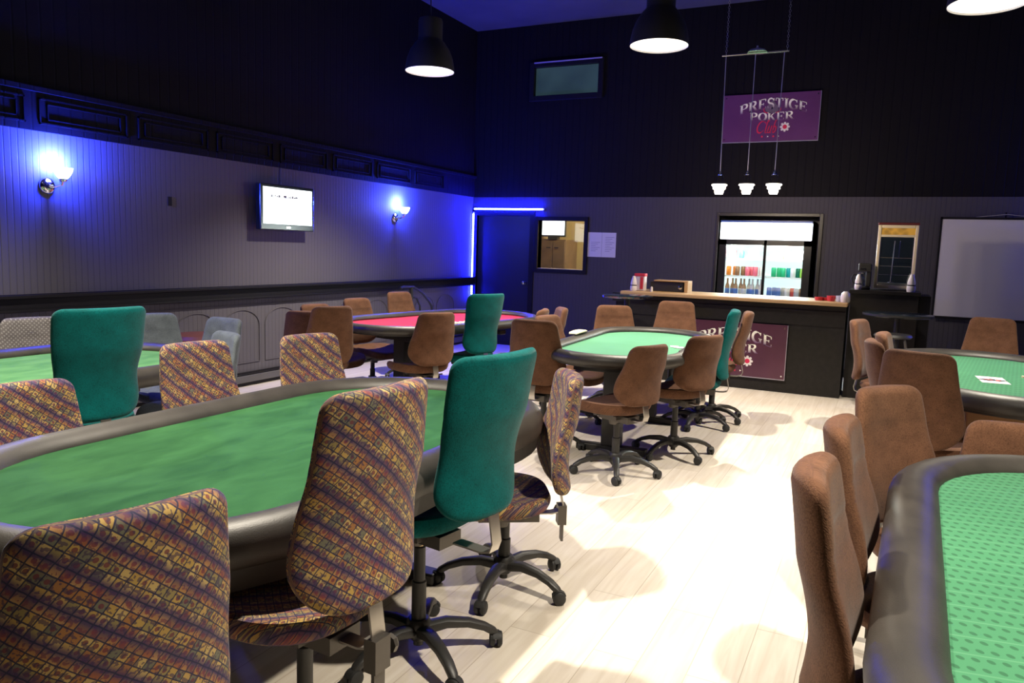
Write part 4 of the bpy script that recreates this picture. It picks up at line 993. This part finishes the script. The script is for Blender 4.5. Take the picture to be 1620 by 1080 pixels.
b = MB(); b.box(-0.25, 0.145, -0.08, 0.12, 0, 0.11); u = b.build('black_box', M['plastic'], rg, smooth=False, bevel=0.006)
b = MB(); R = [[(0.11 + r * cos(2 * pi * j / 16), -0.08 - d, 0.055 + r * 1.1 * sin(2 * pi * j / 16)) for j in range(16)] for r, d in ((0.022, 0), (0.022, 0.008), (0.014, 0.010), (0.001, 0.010))]; b.rings(R, True, False); b.build('dial', M['chrome'], u)
b = MB(); b.lathe([(0.001, 0), (0.016, 0), (0.012, 0.05), (0.001, 0.06)]); o = b.build('salt_shaker', M['white_plastic']); o.location = (-2.40, 8.50, 1.006); tag(o, 'tiny white shaker on the bar before the black box', 'shaker')
for k, (x, y, h) in enumerate(((-0.62, 8.62, 0.035), (-0.555, 8.66, 0.03), (-0.50, 8.60, 0.055))):
    b = MB(); b.lathe([(0.001, 0), (0.038, 0), (0.045, h), (0.040, h), (0.034, 0.006), (0.001, 0.006)], n=20); o = b.build('red_cup', M['red_plastic']); o.location = (x, y, 1.006)
    tag(o, ['low red cup at the right end of the bar, leftmost', 'low red cup at the right end of the bar, middle one', 'taller red cup at the right end of the bar, next to the glass'][k], 'cup', 'red cups on the bar')
b = MB(); b.lathe([(0.001, 0), (0.026, 0), (0.030, 0.06), (0.028, 0.06), (0.024, 0.005), (0.001, 0.005)], n=18); o = b.build('clear_glass', simple('frosted_glass', (0.6, 0.65, 0.8), 0.2)); o.location = (-0.425, 8.58, 1.006); tag(o, 'small clear glass next to the red cups', 'glass')
b = MB(); b.lathe([(0.001, 0), (0.042, 0), (0.048, 0.04), (0.04, 0.09), (0.02, 0.11), (0.001, 0.11)], n=20); o = b.build('white_jar', M['white_plastic']); o.location = (-0.36, 8.52, 1.006); tag(o, 'white rounded jar at the very right end of the bar', 'jar')

# black cabinet to the right of the bar with coffee maker and popcorn machine
cb = empty('black_cabinet', 'tall black cabinet beside the right end of the bar', 'cabinet', (0, 8.62, 0))
b = MB(); b.box(-0.315, 0.31, 0.0, 0.62, 0, 1.10); b.build('body', M['bar_black'], cb, smooth=False)
b = MB(); b.box(-0.335, 0.33, -0.02, 0.64, 1.10, 1.135); b.build('top', M['bar_black'], cb, smooth=False, bevel=0.004)
b = MB(); b.box(0.31, 0.42, 0.05, 0.6, 0.0, 1.1); o = b.build('shadow_panel', M['black_paint'], cb, smooth=False)  # black panel added for the dark shadow right of the cabinet
CT = 1.136
pm = empty('popcorn_machine', 'cream framed popcorn machine with glass front on the black cabinet', 'popcorn machine', (0.075, 8.92, CT + 0.02))
def fr2(b, x0, x1, z0, z1, wd, y0, y1): frame(b, x0 + wd, x1 - wd, z0 + wd, z1 - wd, wd, y0, y1)
b = MB(); fr2(b, -0.19, 0.19, 0.0, 0.66, 0.032, 0.0, 0.03); b.box(-0.16, 0.16, 0, 0.03, 0.535, 0.56)
for sx in (-0.19, 0.16): b.box(sx, sx + 0.03, 0.27, 0.30, 0, 0.66)
b.box(-0.19, 0.19, 0.03, 0.30, 0, 0.03); b.build('frame', M['cream'], pm, smooth=False, bevel=0.006)
b = MB(); b.box(-0.195, 0.195, -0.005, 0.305, 0.66, 0.685); b.build('roof', simple('machine_roof', (0.12, 0.02, 0.02), 0.4), pm, smooth=False, bevel=0.006)
b = MB(); b.box(-0.158, 0.158, 0.005, 0.02, 0.56, 0.63); b.build('header_art', M['art'], pm, smooth=False)
b = MB(); b.box(-0.158, 0.158, 0.285, 0.295, 0.03, 0.63); b.build('back_panel', M['tv_black'], pm, smooth=False)
b = MB(); b.box(-0.158, 0.158, 0.012, 0.016, 0.03, 0.535); b.build('glass_front', M['glass'], pm, smooth=False)
b = MB(); b.tube([(-0.02, 0.15, 0.50), (-0.03, 0.15, 0.06)], 0.007, 8); b.cyl((-0.03, 0.15, 0.03), 0.03, 0.035); b.tube([(0.03, 0.18, 0.5), (0.03, 0.18, 0.32)], 0.006, 6); b.build('kettle_rod', M['chrome'], pm)
b = MB()
for z in (0.14, 0.23, 0.32): b.tube([(-0.15, 0.2, z), (0.15, 0.2, z)], 0.003, 6)
b.build('wire_shelf', M['chrome'], pm)
b = MB(); b.box(-0.15, 0.15, 0.05, 0.26, 0.03, 0.055); b.build('tray', M['steel'], pm, smooth=False)
cm = empty('coffee_maker', 'black coffee maker on the cabinet beside the popcorn machine', 'coffee maker', (-0.215, 8.86, CT))
b = MB(); b.box(-0.045, 0.075, -0.10, 0.10, 0, 0.03); b.box(0.02, 0.075, -0.08, 0.10, 0.03, 0.20); b.box(-0.055, 0.075, -0.10, 0.10, 0.19, 0.275); b.build('body', M['plastic'], cm, smooth=False, bevel=0.012)
b = MB(); b.lathe([(0.001, 0), (0.05, 0.0), (0.058, 0.05), (0.05, 0.10), (0.035, 0.125), (0.037, 0.14)], (-0.02, -0.03, 0.035), 22); c_ = b.build('carafe', M['glass_dk'], cm)
b = MB(); b.tube([(-0.065, -0.05, 0.155), (-0.10, -0.06, 0.15), (-0.115, -0.06, 0.11), (-0.10, -0.06, 0.07), (-0.07, -0.05, 0.055)], 0.008, 8); b.build('handle', M['plastic'], c_)
b = MB(); b.box(-0.035, 0.02, -0.103, -0.10, 0.205, 0.222); b.build('name_plate', M['chrome'], cm, smooth=False)
shaker(-0.255, 8.70, CT, 'white pourer bottle on the cabinet in front of the coffee maker', 0.75)
shaker(0.235, 8.70, CT, 'white pourer bottle on the cabinet in front of the popcorn machine', 0.85)
b = MB(); b.tube([(-0.35, 8.66, 1.09), (-0.35, 8.60, 1.09)], 0.012, 10); tag(b.build('tap_knob', M['chrome']), 'small metal knob on the left side of the black cabinet', 'knob')

# high round tables
def high_table(x, y, z, r, label, edge):
    t = empty('high_round_table', label, 'bar table', (x, y, 0), 0, 'high round black bar tables')
    b = MB(); b.lathe([(0.001, z - 0.03), (r - 0.01, z - 0.03), (r, z - 0.02), (r, z - 0.006), (r - 0.008, z), (0.001, z)], n=40); b.build('tabletop', M['tv_black'], t)
    b = MB(); b.lathe([(r - 0.002, z - 0.024), (r + 0.004, z - 0.022), (r + 0.004, z - 0.006), (r - 0.002, z - 0.004)], n=40, cap=False); b.build('edge_band', edge, t)
    b = MB(); b.tube([(0, 0, 0.03), (0, 0, z - 0.03)], 0.03, 14); b.build('post', M['plastic'], t)
    b = MB(); b.lathe([(0.001, 0), (0.24, 0), (0.24, 0.012), (0.05, 0.03), (0.001, 0.03)], n=30); b.build('base', M['plastic'], t)
    return t
high_table(-2.50, 7.92, 0.985, 0.27, 'high round black table left of the bar with a shiny rim', M['chrome'])
ht = high_table(0.13, 8.22, 0.94, 0.31, 'high round black table beside the black cabinet', M['plastic'])
bs = empty('bar_stool', 'dark metal stool frame with ring under the right high table', 'stool', (0.10, 7.80, 0))
b = MB(); b.tube([(0.17 * cos(2 * pi * k / 24), 0.17 * sin(2 * pi * k / 24), 0.62) for k in range(24)], 0.011, 8, True); b.build('ring', M['steel'], bs)
b = MB(); b.lathe([(0.001, 0.74), (0.15, 0.74), (0.165, 0.755), (0.15, 0.775), (0.001, 0.78)], n=24); b.build('seat', M['plastic'], bs)
for k in range(4):
    a = pi / 4 + k * pi / 2; b = MB(); b.tube([(0.13 * cos(a), 0.13 * sin(a), 0.75), (0.175 * cos(a), 0.175 * sin(a), 0.6), (0.22 * cos(a), 0.22 * sin(a), 0.0)], 0.012); b.build('leg', M['bracket'], bs)

# projection screen
ps = empty('projection_screen', 'grey-blue projection screen hanging at the right of the back wall', 'projection screen', (0.525, YB - 0.06, 0.83), 0)
b = MB(); b.box(0, 1.95, 0, 0.008, 0.0, 1.105); b.build('screen_sheet', M['screen_cloth'], ps, smooth=False)
b = MB(); b.box(-0.022, 0, -0.004, 0.012, -0.02, 1.13); b.box(1.95, 1.972, -0.004, 0.012, -0.02, 1.13); b.box(-0.022, 1.972, -0.004, 0.012, -0.03, 0.0); b.box(-0.022, 1.972, -0.004, 0.012, 1.105, 1.13); b.build('border', M['black_paint'], ps, smooth=False)
b = MB(); b.tube([(0.30, 0.0, 1.13), (0.62, 0.0, 1.165), (0.95, 0.0, 1.13)], 0.003, 6); b.build('hanger_wire', M['chrome'], ps)
b = MB(); b.box(0.60, 0.615, 0, 0.02, 1.13, 1.185); b.build('hook', M['chrome'], ps, smooth=False)

# papers on the wall
for k, (x0, lb) in enumerate(((-3.80, 'printed paper notice on the back wall, left sheet beside the window'), (-3.592, 'printed paper notice on the back wall, right sheet'))):
    t = empty('paper_notice', lb, 'paper', (x0, YB - 0.004, 1.365), 0, 'paper notices on the back wall')
    b = MB(); b.box(0, 0.205, 0, 0.002, 0, 0.34); b.build('sheet', M['paper'], t, smooth=False)
    b = MB()
    for q in range(9 if k else 6): b.box(0.05, 0.05 + 0.07 + 0.03 * ((q * 7) % 3), -0.001, 0, 0.08 + 0.024 * q, 0.086 + 0.024 * q)
    b.build('printed_lines', M['ink'], t, smooth=False)

# ------------------------------------------------------------ hanging triple light over the bar
PY = 8.25
tl = empty('hanging_light_bar', 'chrome bar light with three glowing glass shades on cords over the bar', 'pendant lamp', (-1.385, PY, 0))
zb_ = 3.505
b = MB(); b.tube([(-0.33, 0, zb_ - 0.01), (0.33, 0, zb_ - 0.01)], 0.010, 8); b.build('bar', M['chrome'], tl)
b = MB(); b.lathe([(0.10, 0), (0.085, 0.02), (0.04, 0.035), (0.012, 0.05), (0.012, 0.065)], (0.02, 0, zb_)); b.build('canopy', M['chrome'], tl)
for sx in (-0.29, 0.31):
    b = MB(); z = zb_; k = 0
    while z < ZC:
        a = 0.010; d = (a, 0) if k % 2 else (0, a)
        b.tube([(sx + d[0] * cos(q * pi / 3), d[1] * cos(q * pi / 3), z + 0.014 + 0.014 * sin(q * pi / 3)) for q in range(6)], 0.0022, 5, True); z += 0.024; k += 1
    b.build('chain', M['steel'], tl)
for k, sx in enumerate((-0.29, 0.005, 0.285)):
    zl = 2.155; sxx = sx + (0.015, 0.0, -0.01)[k]
    b = MB(); b.tube([(sx, 0, zb_ - 0.01), ((sx + sxx) / 2, 0, 2.9), (sxx, 0, zl + 0.16)], 0.0045, 6); c_ = b.build('cord', simple('pale_cord', (0.35, 0.33, 0.38), 0.4), tl)
    b = MB(); b.lathe([(0.001, 0.17), (0.012, 0.165), (0.02, 0.14), (0.016, 0.125), (0.001, 0.125)], (sxx, 0, zl)); b.build('cap', M['chrome'], tl)
    b = MB()
    for q in range(4): a = pi / 4 + q * pi / 2; b.tube([(sxx + 0.045 * cos(a), 0.045 * sin(a), zl + 0.03), (sxx + 0.045 * cos(a), 0.045 * sin(a), zl + 0.13)], 0.0025, 6)
    b.build('holder_rods', M['chrome'], tl)
    b = MB(); b.lathe([(0.02, 0.034), (0.076, 0.032), (0.080, 0.026), (0.078, 0.018), (0.066, 0.014), (0.064, -0.010), (0.066, -0.014), (0.060, -0.020), (0.048, -0.022), (0.046, -0.046), (0.048, -0.050), (0.042, -0.056), (0.030, -0.057)], (sxx, 0, zl), 28, False)
    for q in range(10): a = q * pi / 5; b.lathe([(0.001, 0.0), (0.008, -0.004), (0.006, -0.014), (0.001, -0.016)], (sxx + 0.034 * cos(a), 0.034 * sin(a), zl - 0.054), 6)
    b.build('glass_shade', M['crystal'], tl)
    l = bpy.data.lights.new('glass_lamp_bulb', 'POINT'); l.energy = 26; l.color = (1, 0.82, 0.60); l.shadow_soft_size = 0.05
    o = bpy.data.objects.new('glass_lamp_bulb', l); COL.objects.link(o); o.parent = tl; o.location = (sxx, 0, zl - 0.13)

# ------------------------------------------------------------ fridge
FX0, FX1, FY = -1.985, -0.86, YB + 0.02
fg = empty('drinks_fridge', 'two-door glass drinks fridge with a glowing white header', 'fridge', (0, FY, 0))
b = MB(); b.box(FX0, FX0 + 0.03, 0.03, 0.65, 0, 1.90); b.box(FX1 - 0.03, FX1, 0.03, 0.65, 0, 1.90); b.box(FX0, FX1, 0.62, 0.65, 0, 1.9); b.box(FX0, FX1, 0.03, 0.65, 1.60, 1.90); b.box(FX0, FX1, 0.03, 0.65, 0, 0.2); b.build('cabinet', M['fridge_black'], fg, smooth=False)
b = MB(); b.box(FX0 + 0.005, FX1 - 0.005, -0.02, 0.03, 1.655, 1.872); b.build('lit_header', M['sign_light'], fg, smooth=False, bevel=0.01)
b = MB(); b.box(FX0 + 0.005, FX1 - 0.005, -0.02, 0.03, 1.874, 1.895); b.build('header_trim', M['blue_film'], fg, smooth=False)
b = MB(); b.box(FX0 + 0.03, FX1 - 0.03, 0.60, 0.615, 0.2, 1.60); b.box(FX0 + 0.03, FX0 + 0.04, 0.05, 0.6, 0.2, 1.6); b.box(FX1 - 0.04, FX1 - 0.03, 0.05, 0.6, 0.2, 1.6); b.build('interior_lining', M['fridge_glow'], fg, smooth=False)
SH = [0.62, 0.935, 1.19, 1.415]
for z in SH[:]:
    b = MB(); b.box(FX0 + 0.045, FX1 - 0.045, 0.08, 0.58, z - 0.02, z); b.build('shelf', M['shelf_white'], fg, smooth=False)
for x0, x1 in ((FX0, -1.405), (-1.415, FX1)):
    b = MB(); wd = 0.03 if x0 == FX0 else 0.03
    l_ = 0.09 if x0 == FX0 else 0.022; r_ = 0.022 if x0 == FX0 else 0.09
    b.box(x0, x0 + l_, 0.0, 0.03, 0.1, 1.65); b.box(x1 - r_, x1, 0.0, 0.03, 0.1, 1.65); b.box(x0, x1, 0.0, 0.03, 1.585, 1.65); b.box(x0, x1, 0.0, 0.03, 0.1, 0.17)
    d_ = b.build('door', M['fridge_black'], fg, smooth=False)
    b = MB(); b.box(x0 + l_, x1 - r_, 0.012, 0.016, 0.17, 1.585); b.build('glass', M['glass'], d_, smooth=False)
for xx in (-1.65, -1.15):
    area('fridge_tube', (xx, FY + 0.10, 1.57), (radians(-25), 0, 0), 0.4, 0.05, (0.85, 1.0, 0.95), 40)
# drinks
def can_mb(r=0.031, h=0.118):
    b = MB(); b.lathe([(0.001, 0), (r - 0.006, 0), (r, 0.008), (r, h - 0.012), (r - 0.006, h), (0.001, h)], n=14); return b
def bot_mb(r=0.030, h=0.215):
    b = MB(); b.lathe([(0.001, 0), (r, 0), (r, h * 0.48), (r * 0.8, h * 0.6), (r * 0.42, h * 0.72), (r * 0.4, h * 0.93), (r * 0.45, h), (0.001, h)], n=14); return b
dcol = {}
def dm(c):
    if c not in dcol: dcol[c] = simple('drink_%d' % len(dcol), c, 0.35)
    return dcol[c]
CN = {'orange': (0.8, 0.25, 0.03), 'brown': (0.30, 0.16, 0.08), 'pink': (0.75, 0.15, 0.2), 'white': (0.8, 0.8, 0.8), 'green': (0.02, 0.42, 0.18), 'teal': (0.0, 0.35, 0.38), 'dark green': (0.0, 0.16, 0.10), 'lime': (0.35, 0.65, 0.08), 'blue': (0.10, 0.22, 0.62), 'silver': (0.5, 0.52, 0.55), 'red': (0.65, 0.08, 0.08), 'yellow': (0.85, 0.6, 0.05)}
mcache = {}
def drink(kind, colname, x, z, label, y=0.13):
    key = (kind, colname)
    if key not in mcache: mcache[key] = (can_mb() if kind == 'can' else bot_mb()).build('drink_' + kind, dm(CN[colname]), me_only=True)
    if kind == 'can':
        o = bpy.data.objects.new('drink_can', mcache[key]); COL.objects.link(o); o.location = (x, FY + y, z + 0.001)
        tag(o, label, 'can', 'drink cans in the fridge')
    else:
        o = bpy.data.objects.new('drink_bottle', mcache[key]); COL.objects.link(o); o.location = (x, FY + y, z + 0.001)
        tag(o, label, 'bottle', 'bottles in the fridge')
        if 'lab' not in mcache:
            b = MB(); b.lathe([(0.0305, 0.02), (0.0305, 0.085)], n=14, cap=False); mcache['lab'] = b.build('bottle_label', dm((0.75, 0.80, 0.85)), me_only=True)
        if 'lab2' not in mcache:
            b = MB(); b.lathe([(0.0305, 0.02), (0.0305, 0.085)], n=14, cap=False); mcache['lab2'] = b.build('bottle_label', dm(CN['blue']), me_only=True)
        c = from_mesh('bottle_label', mcache['lab2'] if int(abs(x) * 1000) % 2 else mcache['lab'], o)
ordn = ['first', 'second', 'third', 'fourth', 'fifth', 'sixth', 'seventh', 'eighth', 'ninth', 'tenth', 'eleventh', 'twelfth']
LX0, RX0 = -1.865, -1.36
row = ['orange', 'orange', 'brown', 'brown', 'pink', 'pink', 'pink', 'white']
xx = [0.0, 0.072, 0.112, 0.172, 0.24, 0.285, 0.34, 0.40]
for i, c in enumerate(row): drink('can', c, LX0 + xx[i] - 0.0, SH[2], '%s can on the middle shelf behind the left fridge door, %s from the left' % (c, ordn[i]), 0.12 + 0.07 * (i % 2))
row = ['green', 'green', 'green', 'teal', 'white', 'dark green', 'lime']
for i, c in enumerate(row): drink('can', c, RX0 + 0.06 + i * 0.058, SH[2], '%s can on the middle shelf behind the right fridge door, %s from the left' % (c, ordn[i]), 0.12 + 0.06 * (i % 2))
for i in range(9): c = ['brown', 'silver'][i > 4]; drink('bottle', c, LX0 - 0.005 + i * 0.053, SH[1], '%s bottle behind the left fridge door, %s from the left' % (c, ordn[i]), 0.12 + 0.07 * (i % 2))
for i in range(9): c = ['blue', 'blue', 'blue', 'silver', 'white', 'red', 'silver', 'brown', 'white'][i]; drink('can', c, RX0 + 0.02 + i * 0.055, SH[1], '%s can on the lowest seen shelf behind the right fridge door, %s from the left' % (c, ordn[i]), 0.12 + 0.065 * (i % 2))
for k, (x, w_, h, c, lb) in enumerate(((LX0 + 0.01, 0.075, 0.10, 'pink', 'pink and white carton on the top fridge shelf'), (LX0 + 0.12, 0.05, 0.09, 'green', 'green packet on the top fridge shelf'), (LX0 + 0.27, 0.12, 0.10, 'white', 'white carton on the top fridge shelf, left door'), (RX0 + 0.10, 0.07, 0.06, 'yellow', 'yellow packet on the top fridge shelf'), (RX0 + 0.33, 0.18, 0.11, 'silver', 'pale carton on the top fridge shelf, right door'))):
    b = MB(); b.box(-w_ / 2, w_ / 2, 0, 0.09, 0, h); b.box(-w_ / 2 + 0.01, w_ / 2 - 0.01, 0.01, 0.08, h, h + 0.012); o = b.build('food_carton', dm(CN[c]), smooth=False, bevel=0.004); o.location = (x + 0.02, FY + 0.16, SH[3] + 0.001); tag(o, lb, 'carton', 'cartons in the fridge')

# office light
l = bpy.data.lights.new('office_light', 'POINT'); l.energy = 70; l.color = (1, 0.86, 0.55); l.shadow_soft_size = 0.15
o = bpy.data.objects.new('office_light', l); COL.objects.link(o); o.location = (-3.75, YB + 0.7, 2.2)
